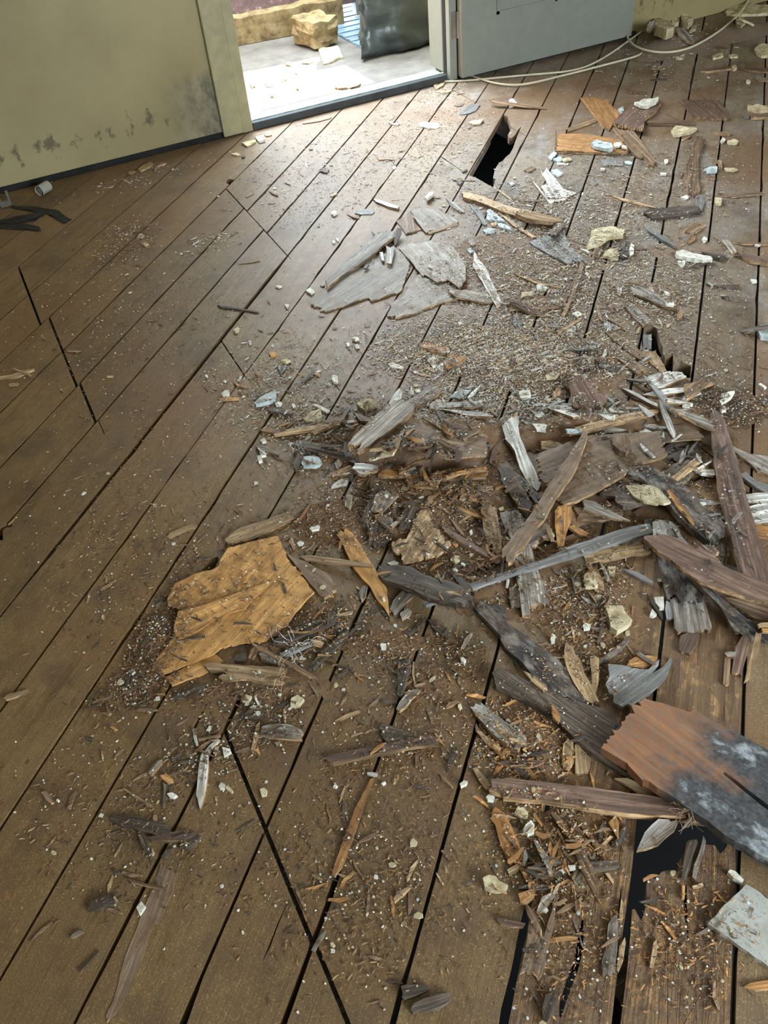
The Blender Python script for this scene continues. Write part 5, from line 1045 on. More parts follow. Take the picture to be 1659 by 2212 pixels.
run('''
# --- centre, below the left pile
B d 6 K | 262,420 330,270 340,215 400,160 520,225 530,330 490,380 482,550 440,580 360,608 325,590 318,480 300,440 | dark slate board with serrated foot in the middle
B g 6 K | 340,345 372,230 420,200 530,235 470,300 415,356 385,345 365,350 | small grey-brown board on the dark slate one
L g 8 K | 365,400 385,370 430,380 490,405 495,490 470,480 430,450 | grey-green wood stub on the slate board
L d 8 K | 575,320 660,320 645,400 612,472 590,470 560,475 533,470 555,400 | short grey rectangular wood stub
L w 5 K | 470,450 510,410 548,372 552,395 520,430 488,462 | small pale stick between the wood stubs
L d 5 K | 525,322 560,285 600,280 720,250 700,270 620,305 560,330 | dark grey stick above the wood stubs
F t 5 K | 480,525 510,495 530,490 552,550 500,558 | folded tan chip beside the fan board
B t 8 K | 485,580 500,560 590,545 640,450 690,345 715,335 745,350 765,400 780,450 820,480 840,525 912,578 885,600 895,638 760,675 580,716 560,670 545,650 500,640 | cream-tan fan-shaped board with cross saw marks
C c 6 K | 730,640 745,632 755,645 745,660 732,655 | white pebble on the fan-shaped board
L w 6 K | 447,692 500,650 530,665 525,690 490,722 | pale grey stub below the fan-shaped board
L w 4 K | 510,740 545,710 580,700 580,715 530,750 | thin white stub beside the pale grey one
F o 5 K | 885,300 900,265 940,215 1000,142 1005,160 975,205 930,255 898,305 | orange pointed shard on the dust right of centre
P t 6 K | 968,240 980,200 1015,225 990,245 | small beige triangle beside the orange shard
F b 5 K | 935,415 945,330 1000,340 1060,380 1010,400 975,420 | tan-brown flake beneath the orange stick
L o 5 K | 942,310 1000,325 1100,362 1200,395 1198,420 1120,400 1040,365 960,325 | orange-brown stick pointing at the tan leaf
B t 7 K | 1130,260 1145,225 1165,235 1200,285 1235,330 1260,450 1275,540 1272,620 1245,665 1205,660 1210,580 1180,610 1160,540 1140,450 1130,350 | tan leaf-shaped board with split foot
L r 8 K | 840,458 900,478 1000,540 1100,600 1200,650 1282,698 1250,718 1150,672 1050,618 950,560 870,500 | dark brown strip running down to the leaning board's foot
L b 5 K | 900,400 950,430 1000,500 1005,530 950,480 | brown stick above the dark strip
C p 8 K | 905,695 930,668 968,672 975,700 940,720 | cream lump right of the fan board
C c 6 K | 922,765 945,755 960,770 935,782 | white chip below the cream lump
C o 6 K | 918,560 940,552 960,562 940,578 | orange chip at the tip of the fan board
C p 6 K | 1248,330 1285,318 1290,345 1262,352 | cream bit right of the tan leaf
L w 4 K | 830,855 855,800 870,775 875,790 850,850 | pale curved splinter below the fan board
S t 4 K | 1018,815 1085,812 1088,826 1022,826 | small tan stick on the rubble
C c 5 K | 1040,495 1060,482 1065,505 1048,515 | white chip above the dark brown strip
B g 5 K | 470,1055 500,985 560,920 640,958 580,1010 520,1100 | grey veneer stub under the dark plank's left part
B d 12 K | 388,790 400,745 480,745 560,748 640,755 700,800 780,830 850,845 920,860 1000,900 1060,950 1070,1000 950,1020 850,1000 740,975 640,920 540,880 430,852 | dark brown ribbed plank in the centre
B d 8 K | 925,830 940,790 985,830 1050,900 1080,960 1040,960 990,920 | dark grey splintered block behind the long lath
B v 7 K | 90,515 120,490 160,475 205,505 240,560 290,640 350,740 400,830 450,900 460,990 468,1105 430,1040 380,985 330,885 270,830 215,765 180,690 148,620 | long tan-orange leaf board with a dark upper end
L t 5 T | 647,1203 665,1200 730,1208 803,1220 806,1226 730,1219 660,1210 | straight pale stick laid over the tan-orange leaf board
C c 5 K | 415,975 435,962 440,985 425,990 | white crumb on the leaf board's tip
L r 5 K | 835,1065 870,1068 955,1100 948,1115 880,1092 | reddish stick below the long blue lath
F g 6 K | 545,1080 600,1045 628,1065 610,1100 560,1130 | grey flake below the veneer stub
L d 5 K | 590,1230 640,1195 710,1130 715,1145 660,1200 605,1238 | dark thin stick over the gap
B d 6 K | 745,1130 800,1140 880,1190 890,1230 850,1242 790,1200 | dark flake on the boards below the blue lath
B g 5 K | 250,930 280,880 310,890 300,960 270,1000 | brownish flake left of the leaf board's tip
# --- orange veneer on the left
V v 3 J flat | 360,690 410,590 520,545 640,510 690,480 700,440 745,370 860,335 960,310 1062,290 1100,360 1130,440 1200,520 1300,655 1250,700 1180,780 1120,870 1040,920 990,965 860,975 700,1010 660,1045 500,1110 350,1172 262,1150 290,1080 340,1020 400,950 430,800 450,760 370,740 | big orange veneer patch with torn left edge
V v 1.5 J flat | 430,775 560,745 700,700 850,640 1000,585 1010,600 900,700 860,760 700,800 560,900 430,960 400,900 | thin lifted layer along the split in the orange veneer
V v 4 J flat | 345,1200 480,1130 660,1050 720,1090 600,1170 480,1215 390,1250 | splintered strip along the lower edge of the orange veneer
B u 7 J | 1100,378 1120,390 1160,430 1240,452 1400,540 1442,640 1365,693 1330,665 1250,570 1180,482 | grey-brown flap resting on the orange veneer's right side
L t 8 J | 735,325 760,290 830,240 960,205 1060,165 1130,145 1172,180 1100,215 1000,262 850,322 745,338 | pale tan lath along the upper edge of the orange veneer
L o 4 J | 1165,200 1200,185 1240,130 1275,80 1262,125 1225,178 1190,210 | red-brown splinter behind the pale tan lath
L t 4 J | 358,300 375,275 450,240 520,215 548,220 540,240 470,262 380,306 | short tan splinter across the gap left of the veneer
C c 6 J | 1270,245 1300,220 1335,225 1330,248 1285,257 | cream chip on dust above the flap
C c 6 J | 1190,338 1210,325 1232,332 1222,348 1198,348 | white pebble right of the pale tan lath
L t 4 J | 1140,330 1150,305 1165,310 1180,370 1165,380 | small tan stick standing by the pebble
L d 9 J | 1050,955 1080,930 1180,900 1300,850 1425,812 1435,838 1340,880 1250,915 1130,960 1070,975 | dark grey stick over the veneer's lower right
L s 6 J | 1065,995 1120,975 1200,965 1300,965 1310,985 1220,1000 1120,1015 | blue-grey ragged stick under the dark one
F t 6 J | 1270,965 1300,955 1355,975 1340,998 1290,985 | small tan chip right of the ragged stick
L g 7 J | 945,1045 990,1035 1060,1060 1120,1100 1110,1122 1040,1110 960,1085 | short grey board behind the peach plank
F d 5 J | 790,1090 800,1055 850,1030 875,1060 860,1090 820,1095 | dark flake above the peach plank
F b 6 J | 880,1070 900,1010 935,1000 945,1025 905,1080 | brown scrap above the peach plank
B t 9 J | 612,1112 640,1106 740,1118 850,1125 1000,1125 1108,1135 1095,1165 1065,1185 1085,1215 1112,1228 1040,1240 960,1225 870,1205 712,1217 705,1185 742,1178 720,1163 632,1160 | peach split plank with stepped ends
L b 7 J | 872,930 895,960 905,978 980,1008 1060,1055 1180,1115 1260,1160 1335,1200 1265,1192 1180,1150 1100,1098 1010,1050 930,1010 895,975 | long grey-tan stick crossing above the peach plank
L d 7 J | 1262,1150 1290,1105 1350,1035 1420,970 1480,900 1525,900 1505,955 1440,1010 1370,1080 1295,1148 | dark slate stick right of the peach plank
L d 3 J | 1350,1092 1400,1098 1540,1140 1545,1150 1450,1125 | thin brown twig beside the dark slate stick
S w 3 J | 1130,1020 1180,1040 1250,1075 1240,1085 1160,1060 | ragged white fibre above the grey-tan stick
F d 6 J | 405,1332 430,1290 500,1265 600,1238 600,1255 560,1290 500,1318 | dark ragged flake below the veneer
F o 4 J | 290,1300 345,1298 348,1308 295,1310 | small pale flake near the dark ragged flake
L d 3 J | 1265,1235 1290,1250 1325,1310 1315,1315 | dark thin stick by the gap
C w 5 J | 112,1160 140,1145 155,1160 135,1180 | small grey crumb left of the veneer foot
# --- lower left and centre
P p 9 M | 1270,135 1275,90 1315,65 1355,90 1320,135 1275,137 | cream five-sided plaster chunk below the peach plank
P p 7 M | 950,90 985,65 1018,72 1000,105 960,110 | cream flat chip left of the five-sided chunk
C c 6 M | 1035,85 1050,80 1070,125 1055,125 | thin white shard beside the flat chip
C c 6 M | 1005,150 1030,130 1048,135 1045,155 | small blue-white chip among dark bits
F d 7 M | 985,180 1010,150 1080,155 1095,180 1060,210 1000,205 | dark lump of wood among splinters
B g 8 M | 1070,320 1085,270 1130,258 1250,255 1300,275 1340,295 1342,352 1290,350 1230,345 1180,340 1110,332 | mottled grey board stub beside a gap
S t 4 M | 1218,160 1230,155 1240,245 1228,248 | upright tan stick behind the grey stub
L t 5 M | 1015,418 1030,340 1050,255 1072,235 1070,300 1050,370 1042,422 | ochre stick left of the mottled grey stub
F o 5 M | 1040,420 1060,400 1075,440 1060,440 | small tan triangular chip under the ochre stick
F w 5 M | 1155,345 1195,348 1175,382 | small pinkish triangle under the grey stub
L w 7 M | 665,705 678,560 695,455 712,430 742,450 742,520 735,600 718,700 700,770 688,798 676,740 | long pale grey-tan sliver pointing toward the viewer
L w 5 M | 712,440 740,400 800,345 818,355 790,390 735,448 | short pale stick at the head of the long sliver
L b 5 M | 660,420 700,385 760,350 790,345 720,390 680,425 | brown stick crossing behind the short pale one
C c 7 M | 830,398 880,412 888,430 842,462 | white four-sided plaster chip on the boards
F t 6 M | 775,440 785,400 808,395 800,425 785,455 | tan wood chip left of the white four-sided chip
P c 7 M | 478,698 510,690 542,708 520,722 492,718 | white plaster chip left of the long sliver
P c 7 M | 808,650 825,625 852,640 845,665 815,665 | white plaster piece of the broken pair
P p 7 M | 848,650 870,645 900,680 890,690 860,672 | cream plaster piece of the broken pair
P p 7 M | 1072,668 1100,660 1118,675 1110,705 1082,710 | pale cream pebble chip between two gaps
L g 7 M | 358,560 375,535 420,485 448,480 445,500 400,550 378,578 360,572 | grey-tan stub on the lower left boards
S o 6 M | 432,580 470,568 512,600 518,622 480,630 445,600 | orange ribbed splinter stub
F d 5 M | 455,640 485,638 478,690 465,740 455,792 445,780 455,700 | dark narrow flake beside a white chip
L t 5 M | 193,668 205,662 290,712 375,768 368,778 280,728 | straight tan stick on the lower left boards
F w 4 M | 640,285 655,280 680,390 665,395 650,350 | pale brown short stick above the grey-tan stub
F d 4 M | 545,490 640,480 650,490 560,500 | thin dark stick on the boards
L d 4 M | 498,480 530,450 560,430 555,448 510,488 | dark stub left of the thin dark stick
L b 5 M | 675,345 740,330 820,318 815,332 740,348 680,358 | brown lath piece above the pale sliver
B d 9 M | 115,868 145,838 230,845 300,843 380,870 480,903 505,935 490,955 390,958 320,935 250,912 190,905 150,885 | dark grey split board on the lower left boards
B r 9 M | 355,978 440,960 510,945 612,930 608,975 590,1000 520,1003 450,1000 375,998 | red-brown ribbed wood piece over a gap
F d 8 M | 560,960 640,930 690,965 660,1010 600,1030 540,1010 | dark crumbled wood at the ribbed piece's end
F d 6 M | 290,960 320,955 345,1000 380,1080 375,1118 345,1080 310,1010 | dark stick hanging below the split board
F t 5 M | 385,860 395,832 412,835 415,870 400,885 | small orange chip above the split board
F d 5 M | 440,1100 470,1060 520,1040 500,1080 460,1115 | dark scrap below the ribbed piece
B d 9 R | 568,1408 600,1345 680,1318 742,1298 765,1338 745,1362 690,1375 625,1407 | dark ribbed wood lump near the bottom left
F t 4 R | 735,1320 745,1310 768,1345 750,1345 | pale tip on the dark ribbed lump
C c 7 R | 890,1392 922,1352 952,1385 912,1442 | white lozenge plaster chip beside the gap
V u 2 R flat | 1010,1240 1050,1108 1090,1140 1155,1160 1130,1290 1085,1370 1060,1440 1030,1500 985,1500 930,1720 870,1850 830,1960 770,2060 700,2140 690,2100 740,2000 790,1800 860,1600 960,1350 | long grey delaminated strip lying on the bottom left board
L b 4 R | 820,1200 870,1210 960,1238 1070,1258 1078,1270 960,1255 860,1228 | brown bent stick across the gap
F g 4 R | 455,1590 485,1550 520,1535 548,1550 500,1582 475,1592 | grey torn flake near the bottom left
F b 5 R | 268,640 310,635 335,665 352,705 335,715 300,690 | brown flat chip on the left boards
C d 4 R | 555,290 580,283 612,290 600,300 570,298 | dark chip on the left boards
F o 4 R | 712,212 740,210 765,230 745,238 | tan chip on the boards near a gap
C c 5 R | 368,690 378,683 388,690 378,702 | tiny cream crumb beside the brown chip
F d 6 R | 735,1162 750,1148 780,1155 775,1170 745,1170 | dark small chip on the lower left boards
L d 3 R | 508,1800 560,1750 640,1668 645,1675 580,1745 515,1808 | thin dark stick near the bottom left
L b 4 R | 665,120 700,115 720,135 705,138 | small tan stub near the upper gap
L t 4 R | 690,75 700,72 722,130 710,138 | small tan stick standing by the stub
L t 5 T | 8,1508 20,1500 60,1490 64,1495 30,1508 14,1513 | tan stick at the left frame edge
L o 4 P flat | 765,85 790,78 760,150 700,330 655,460 610,570 570,625 552,618 575,540 610,440 680,250 | long bright orange splinter strip along a gap's left edge
F g 3 P | 440,1030 470,970 500,935 522,918 515,950 480,1000 460,1040 | blue-grey chip at the crossing of two joints
L t 4 P | 438,610 460,612 502,636 496,648 450,625 | small tan stick near the diagonal joint
F t 3 P | 893,745 920,705 990,672 995,680 950,730 900,770 | orange gouged splinters raised on the board
C p 6 P | 545,990 560,985 572,1000 560,1012 548,1005 | brown round crumb near the joints' crossing
B d 10 P | 935,1230 965,1222 1030,1220 1092,1228 1075,1250 1010,1282 950,1298 940,1290 | dark split chunk at the bottom, upper of the pair
B d 10 P | 988,1360 1000,1330 1060,1298 1160,1270 1205,1268 1212,1300 1170,1330 1110,1368 1040,1360 1000,1375 | dark chunk with orange end at the bottom
C w 7 N | 425,1205 470,1205 512,1213 508,1230 460,1228 428,1218 | white peg lying across the gap
C c 5 N | 540,1295 570,1278 580,1288 555,1308 | cream stub below the white peg
C c 6 N | 148,1320 170,1300 188,1308 172,1328 | white pebble left of the cream stub
C c 8 N | 1180,1300 1215,1272 1245,1280 1235,1300 1190,1320 | white plaster chip beside the gap right of centre
B d 6 N | 525,850 560,815 640,832 740,880 860,935 850,955 700,962 600,978 560,930 | ribbed board stub under the purple-brown lath
L r 10 N | 92,1082 160,1062 250,1045 350,1020 520,985 700,950 850,915 930,903 1012,928 985,945 1008,972 880,988 750,1010 560,1050 400,1082 250,1112 150,1132 120,1120 | purple-brown lath lying across in the lower centre
F d 6 N | 672,400 680,322 720,300 782,285 785,375 755,420 745,500 720,575 695,585 668,575 680,480 | dark grey-green flake near the gap
L g 7 N curl=.15 | 665,690 690,640 730,590 770,540 810,532 860,535 850,555 790,610 740,680 690,710 | rolled grey-tan bark strip below the dark flake
L t 4 N | 162,785 250,735 340,702 372,700 370,712 290,745 200,780 | tan splinter on the boards left of the dark flake
L t 5 N | 808,495 860,480 902,474 905,486 860,498 815,506 | tan stub right of the dark flake
C c 9 N | 528,160 545,150 580,158 578,190 540,192 | white plaster cube near the dark slate stick
C c 8 N | 1185,275 1205,268 1232,290 1218,312 1192,298 | bright white chip on the central boards
L d 5 N | 1078,1195 1088,1110 1125,1050 1160,1018 1185,1015 1150,1080 1120,1140 1092,1195 | grey V-shaped splinter in the lower centre
L b 4 N | 1015,1215 1060,1250 1125,1320 1118,1328 1050,1270 | brown thin stick below the V-shaped splinter
L d 4 N | 525,625 580,618 660,628 658,640 580,635 | grey stick in the small splinter heap
L b 5 N | 1065,670 1090,640 1160,618 1175,628 1120,660 1075,678 | tan-brown stub on the central boards
F b 4 N | 975,540 1000,522 1045,550 1035,560 | small orange-tan stub on central boards
L b 4 N | 1100,345 1140,370 1215,430 1222,440 1170,410 | brown thin stick by pale splinters
L g 5 N | 1190,190 1220,120 1270,65 1285,75 1255,130 1215,190 | grey pointed flake in the upper central boards
L t 3 N | 800,300 790,400 815,490 820,480 810,400 812,310 | thin brown stick right of the dark flake
C p 6 N | 1165,655 1190,645 1200,672 1180,692 1168,680 | cream chip left of the bleached plank
S b 3 N | 200,1450 215,1380 240,1320 250,1325 225,1400 | thin grey stick on the lower boards
''')
run('''
# --- right: big planks
L t 5 S stand=-.5 | 1455,1510 1505,1515 1490,1640 1450,1800 1405,1905 1352,1945 1375,1850 1420,1680 | bright yellow-orange stick lying end-on at the right edge
L r 7 S | 1280,1720 1300,1580 1360,1480 1420,1490 1402,1640 1352,1822 1310,1800 1270,1790 | dark reddish stick left of the yellow-orange stick
L b 5 S | 1195,1885 1205,1760 1215,1650 1262,1640 1255,1790 1245,1895 1215,1900 | brown lath left of the dark reddish stick
F g 4 S | 1205,1630 1240,1608 1310,1600 1290,1660 1230,1660 | small grey feather-like flake on dark boards
P p 16 S | 190,1250 240,1225 335,1240 350,1270 418,1352 360,1400 290,1442 235,1405 220,1330 | large cream plaster chunk on dusty boards
P p 8 S | 8,985 20,955 50,945 85,970 130,1050 110,1062 25,1065 | cream rectangular chunk left of the dusty hollow
C c 8 S | 608,1152 640,1148 685,1150 692,1248 655,1245 620,1200 | cream plaster chip by the dark gap
C c 7 S | 570,1305 590,1250 630,1298 600,1315 | cream triangle left of the slate stub
C c 6 S | 0,1395 20,1370 70,1385 60,1420 10,1425 | white crumbs chip left of the large cream chunk
F w 5 S | 80,1110 100,1080 165,1100 160,1120 110,1130 | white flake above the crumbs
L d 6 S | 120,1520 150,1420 160,1320 190,1315 185,1400 150,1510 130,1550 | short grey stick left of the large cream chunk
L b 5 S | 185,1225 225,1165 242,1165 215,1220 190,1235 | pale splinter above the large cream chunk
L d 5 S | 545,1130 600,1180 690,1270 690,1300 640,1250 580,1190 | grey-dark splinter by the cream chips
C c 9 L | 475,335 485,302 502,310 500,345 480,345 | tall white pebble beside the long mottled board
L m 8 S | 85,1740 200,1640 380,1500 398,1512 330,1590 200,1690 100,1752 | dark straight stick above the curled slate sheet
B m 12 L | 55,90 90,60 220,90 235,120 240,190 290,230 340,265 430,350 520,430 570,500 600,580 650,650 700,690 620,670 520,640 440,590 400,530 330,440 230,340 205,290 205,270 120,165 | long mottled grey-black board from the centre to the big plank
B d 14 L | 168,520 220,508 300,540 420,590 500,640 560,655 680,690 760,715 850,800 900,860 1010,990 1090,1075 1230,1200 1200,1212 1120,1190 1060,1165 980,1100 850,1045 700,955 620,890 560,830 500,760 400,700 280,640 180,590 | long dark rotten board coated with crumbs
L t 6 L | 330,505 400,540 460,600 440,620 380,570 | small tan scrap between the two long boards
F o 7 L | 480,690 500,700 530,760 520,785 490,760 | orange burst splinter on the rotten board
B t 6 L | 535,960 548,900 570,870 600,880 605,1000 570,1050 545,1030 | tan board stub below the rotten board, left one
B t 6 L | 608,905 640,920 690,975 692,1020 680,1055 645,1062 610,1060 | tan board stub below the rotten board, right one
B t 7 L | 830,1050 900,1060 1000,1120 1065,1170 1060,1200 980,1190 920,1130 | tan split board end by the dark hollow
B w 9 L | 40,705 70,685 100,680 160,730 250,800 345,870 340,905 300,938 262,925 210,890 150,840 90,770 | bleached grey plank piece on the central right boards
F t 5 L | 70,830 100,835 140,870 190,900 210,925 170,930 125,900 | curved tan sliver under the bleached plank piece
B r 6 L | 190,930 260,940 360,960 440,1000 380,1010 280,985 | red-brown splintered board under the bleached piece
L t 6 L | 52,1035 75,1030 110,1070 150,1120 150,1150 120,1145 80,1090 | tan stick at the reddish plank's left end
B r 16 L | 143,1155 155,1120 150,1098 250,1095 400,1110 650,1140 850,1165 1060,1195 1200,1215 1290,1240 1390,1298 1380,1340 1250,1320 1150,1300 960,1290 780,1270 600,1235 440,1210 320,1205 220,1192 215,1175 | reddish-brown grained plank lying level above the dark hole
F g 8 O curl=.2 | 945,400 955,375 985,310 1060,240 1120,235 1172,240 1150,290 1100,330 1060,372 1000,390 | mouldy grey leaf-like flake hanging over the hole
L w 5 O | 1262,232 1290,212 1360,202 1375,210 1300,228 | pale stick in the fibre tuft at the plank's end
L g 6 O | 1205,250 1230,215 1280,180 1310,175 1280,205 1235,250 | grey stick in the fibre tuft at the plank's end
B x 20 L | 1030,395 1045,378 1150,425 1200,460 1265,498 1275,512 1330,505 1440,608 1540,690 1900,1020 1900,1475 1560,1085 1455,965 1445,975 1550,1105 1900,1505 1900,1770 1430,1388 1350,1290 1180,1122 1045,992 1010,985 935,870 930,855 860,790 788,722 880,600 960,480 | big plank charred black at the right with an orange torn end
V o 6 L | 890,480 905,450 930,432 1000,420 1060,430 1050,470 980,490 | torn orange splinters at the big plank's head
L g 5 L | 940,412 965,405 1010,435 1050,462 1030,470 980,440 | grey curled splinter behind the slate sheet
V s 6 L curl=.12 | 770,600 790,560 780,500 850,490 950,480 1010,480 1060,425 1075,412 1070,440 1030,500 1090,455 1140,388 1146,410 1110,520 1070,575 1000,650 960,685 910,722 890,705 860,725 820,700 815,660 790,640 | curled slate-grey veneer sheet on the big plank's end
B t 7 L curl=.15 | 550,440 555,362 600,372 605,410 640,450 660,520 700,590 740,680 700,680 660,660 600,580 570,520 | knotted tan strip with a round hole beside the long boards
B t 6 L | 690,430 720,418 742,432 740,520 735,570 720,630 700,600 700,520 | pale brown strip right of the knotted one
# --- bottom right
B o 7 O | 148,225 165,180 200,178 235,205 272,290 300,350 318,400 345,452 300,470 255,475 230,420 205,375 175,260 | orange-tan split board on the lower right boards
B t 6 O | 240,488 300,455 342,442 348,465 300,490 252,517 | pale splintered end across the orange-tan board
B o 6 O | 305,490 340,498 370,540 390,572 372,592 345,570 | short orange board tail
B u 5 O flat | 360,770 400,790 440,870 480,740 500,620 520,640 500,760 430,1075 395,1080 310,1070 330,980 350,870 | dusty grey loose layer on the split board
B g 5 O flat | 780,920 790,800 810,765 845,770 840,880 830,1070 760,1085 755,1000 | slate-grey flat layer beside the wide gap
L t 5 O | 835,1050 850,920 880,870 885,900 870,1000 845,1060 | pale tan strip along the wide gap's edge
L t 5 O | 848,760 860,660 872,680 870,770 855,800 | thin tan strip above the first, along the gap
B d 7 O | 335,510 400,470 500,455 640,460 840,455 838,490 760,505 640,510 500,530 400,545 | dark crossing board in the lower right rubble
L d 6 O | 300,570 400,575 520,590 530,610 400,600 310,590 | dark lath below the crossing board
L d 5 O | 325,400 330,370 350,380 375,440 360,450 | dark stub left of the white-painted strip
L w 6 O | 385,352 400,348 440,400 470,450 492,532 468,532 450,480 420,430 | white-flecked narrow strip in the rubble
L b 8 O | 478,200 520,215 560,262 600,330 645,385 690,460 712,520 727,582 716,642 695,600 672,560 640,490 615,430 580,340 545,300 | long curved brown strip in the lower right
P c 11 O | 325,290 340,262 370,238 388,262 388,300 352,312 | white plaster lump on the lower right boards
P p 10 O | 585,528 620,515 645,518 652,575 630,592 605,570 | cream plaster wedge under the curved strip
C c 6 O | 570,480 610,478 612,500 580,503 | white chip above the cream wedge
C c 7 O | 635,575 652,572 655,590 640,592 | white ball chip on the cream wedge
P p 13 O | 108,552 140,535 175,540 200,568 245,590 235,610 190,618 150,612 118,600 | knobbly brown-cream plaster lump by the split board
P p 9 O | 280,195 300,160 318,158 355,190 350,215 310,212 | dirty cream chunk below the grained plank
F o 10 O | 300,635 340,622 390,608 388,650 345,685 312,680 | square orange wood chip on the gap
C c 8 O | 125,108 140,95 172,105 165,128 135,125 | white crumb chunk left of the grained plank
L r 7 O | 185,770 205,765 260,778 340,795 325,815 260,812 205,798 | reddish stub on the lower right boards
L b 6 O | 340,700 360,705 410,770 430,830 425,862 390,820 355,760 | brown lath hanging in the gap
L o 5 O | 460,882 500,870 580,862 625,870 620,880 560,885 470,898 | bright orange stick at the gap
L b 5 O | 610,670 640,680 690,690 690,700 640,695 640,745 615,740 | small brown angle-shaped scrap
L t 5 O | 770,520 790,518 820,565 812,580 | tan stub right of the curved strip
F d 6 O | 738,340 745,270 765,238 768,280 752,345 | dark shard near the tuft of pale splinters
F d 6 O | 808,370 840,330 870,255 898,260 890,320 862,370 825,378 | dark blue-grey shard right of the tuft
F o 5 O | 790,250 830,215 850,250 845,340 815,290 | tan-pink splinter between the dark shards
L t 5 O | 755,362 800,318 812,328 770,368 | pale stub left of the dark shards
L o 5 O | 380,210 400,208 438,260 425,265 | orange splinter above the white lump
L t 4 O | 470,1080 500,1078 540,1100 530,1110 | small pale peg near the bottom
F d 8 O | 430,1260 450,1180 500,1155 520,1180 500,1280 460,1320 435,1310 | dark rounded flake at the very bottom
F g 6 O | 400,730 430,650 490,625 500,650 460,700 420,735 | grey crumbly lump beside the gap
L b 5 O | 575,250 600,255 660,300 655,310 600,275 | tan stick near the dark shards
B d 10 O | 1188,542 1195,480 1215,352 1270,342 1275,360 1250,430 1235,500 1215,545 | dark upright shard at the hole's right side
B g 9 O | 1245,545 1255,480 1290,390 1305,318 1320,350 1312,400 1285,480 1262,560 | grey shard beside the dark upright one
B r 8 O | 998,600 1005,530 1030,545 1045,560 1020,640 1015,690 1000,680 | splintered reddish stub on the hole's edge
L t 5 O | 1015,1030 1035,900 1055,880 1055,960 1035,1030 | pale wood sliver on the rotten board
L t 5 O | 1245,592 1300,575 1308,585 1280,600 1250,602 | pale bit below the grey shard
F o 6 O | 1190,660 1192,590 1208,590 1205,660 | small bright orange sliver in the crack
C c 11 O | 1478,425 1490,412 1520,420 1570,465 1560,478 1510,455 | white plaster chip above the square tile
T z 9 T | 1545,1957 1632,1866 1782,2010 1695,2105 | pale grey square tile lying on the boards at the right edge
F o 5 O | 1525,1140 1560,1120 1659,1085 1659,1150 1590,1160 | orange-brown flake at the bottom right corner
# --- outside on the porch
P p 8 D | 718,325 845,300 878,375 850,378 800,405 750,418 | square beige panel scrap lying outside by the foam block
P c 22 D | 375,520 440,490 465,485 475,520 430,540 380,545 | white plaster lump outside, inside the sunlit strip
F o 8 D | 465,485 520,510 490,525 470,520 | yellow scrap beside the white lump outside
F o 8 D | 270,540 300,530 310,560 285,570 | yellow scrap outside next to the door trim
F o 10 D | 405,625 430,590 440,600 425,628 | yellow curled scrap in the sunlit strip outside
L o 8 D | 572,580 640,525 655,523 625,555 590,582 | reddish stick lying outside
F t 6 D | 820,570 880,545 990,545 985,560 920,582 850,578 | flat tan scrap outside near the sill
F t 8 D | 505,420 520,405 545,415 540,428 | small tan lump outside
L g 6 D | 610,412 650,398 695,398 660,415 | short grey stick outside
F t 5 D | 565,470 600,462 605,470 580,485 | small curled scrap outside
P c 5 D | 810,600 920,585 980,595 900,612 830,622 | flat white plaster flake outside along the sill
L r 4 D | 1205,552 1300,515 1340,505 1345,512 1240,553 | thin brown stick outside along the sill
C c 5 D | 870,510 885,508 890,518 875,520 | white chip outside on the grey concrete
# --- rubble by the far right wall
P p 40 U | 520,215 560,205 640,240 725,290 715,325 640,362 580,330 530,310 | yellow-cream foam-like block against the far wall
P p 30 U | 790,200 800,175 850,165 915,200 895,240 860,250 810,235 | rounded beige chunk right of the yellow block
P p 12 U | 1225,125 1300,60 1420,50 1659,60 1659,125 1560,145 1400,150 1250,140 | long pale plaster slab at the top right corner
P p 20 U | 690,170 740,140 785,170 770,230 700,235 | beige chunk behind the rounded one
F g 8 U | 745,300 800,290 850,320 925,400 900,410 830,392 760,360 | grey plaster board scrap below the rounded chunk
P p 10 U | 1338,225 1370,210 1405,210 1432,240 1390,262 1350,255 | pale chunk on the shaded boards top right
P p 8 U | 1350,310 1400,270 1500,250 1512,265 1440,290 1370,322 | long pale chip below the pale chunk
C p 8 U | 1098,570 1150,540 1205,535 1212,560 1150,580 1110,587 | light chip on the shaded boards, left of two
C p 8 U | 1258,555 1300,542 1362,545 1360,568 1280,572 | light chip on the shaded boards, right of two
P p 12 U | 1520,500 1555,460 1600,448 1659,450 1659,565 1590,560 1540,535 | brownish plaster slab at the right edge in shade
F g 8 U | 435,380 470,370 522,380 512,415 455,412 | tan scrap under the yellow block
F g 6 U | 500,440 560,430 640,432 662,455 600,465 520,460 | flat grey scrap in the rubble by the wall
C p 8 U | 755,435 790,420 835,422 832,442 780,448 | cream chip in the rubble by the wall
F b 5 U | 1120,468 1180,460 1262,478 1255,500 1180,492 | brown flat scrap on the shaded boards
B r 8 U | 985,712 1100,690 1280,665 1305,690 1200,705 1050,720 | dark reddish lath on the shaded boards
B r 8 U | 1380,685 1500,680 1659,690 1659,735 1500,710 | dark reddish board at the right edge in shade
C p 10 U | 1295,665 1330,655 1350,680 1320,700 1298,690 | brown pebble on the reddish lath
C c 7 U | 1438,815 1460,795 1485,815 1475,832 1450,828 | pale crumb in the shade by the right edge
F g 6 U | 1540,785 1600,780 1659,790 1659,812 1580,805 | pale strip in the shade at the right edge
F b 4 U | 260,905 330,900 450,920 440,935 330,930 270,918 | faint brown shaving on the shaded boards
F d 4 U | 480,800 560,785 660,790 640,800 560,802 | dark thin flake on the shaded boards
P p 8 U | 905,235 950,225 945,245 880,252 | thin cream flake under the rounded chunk
''')
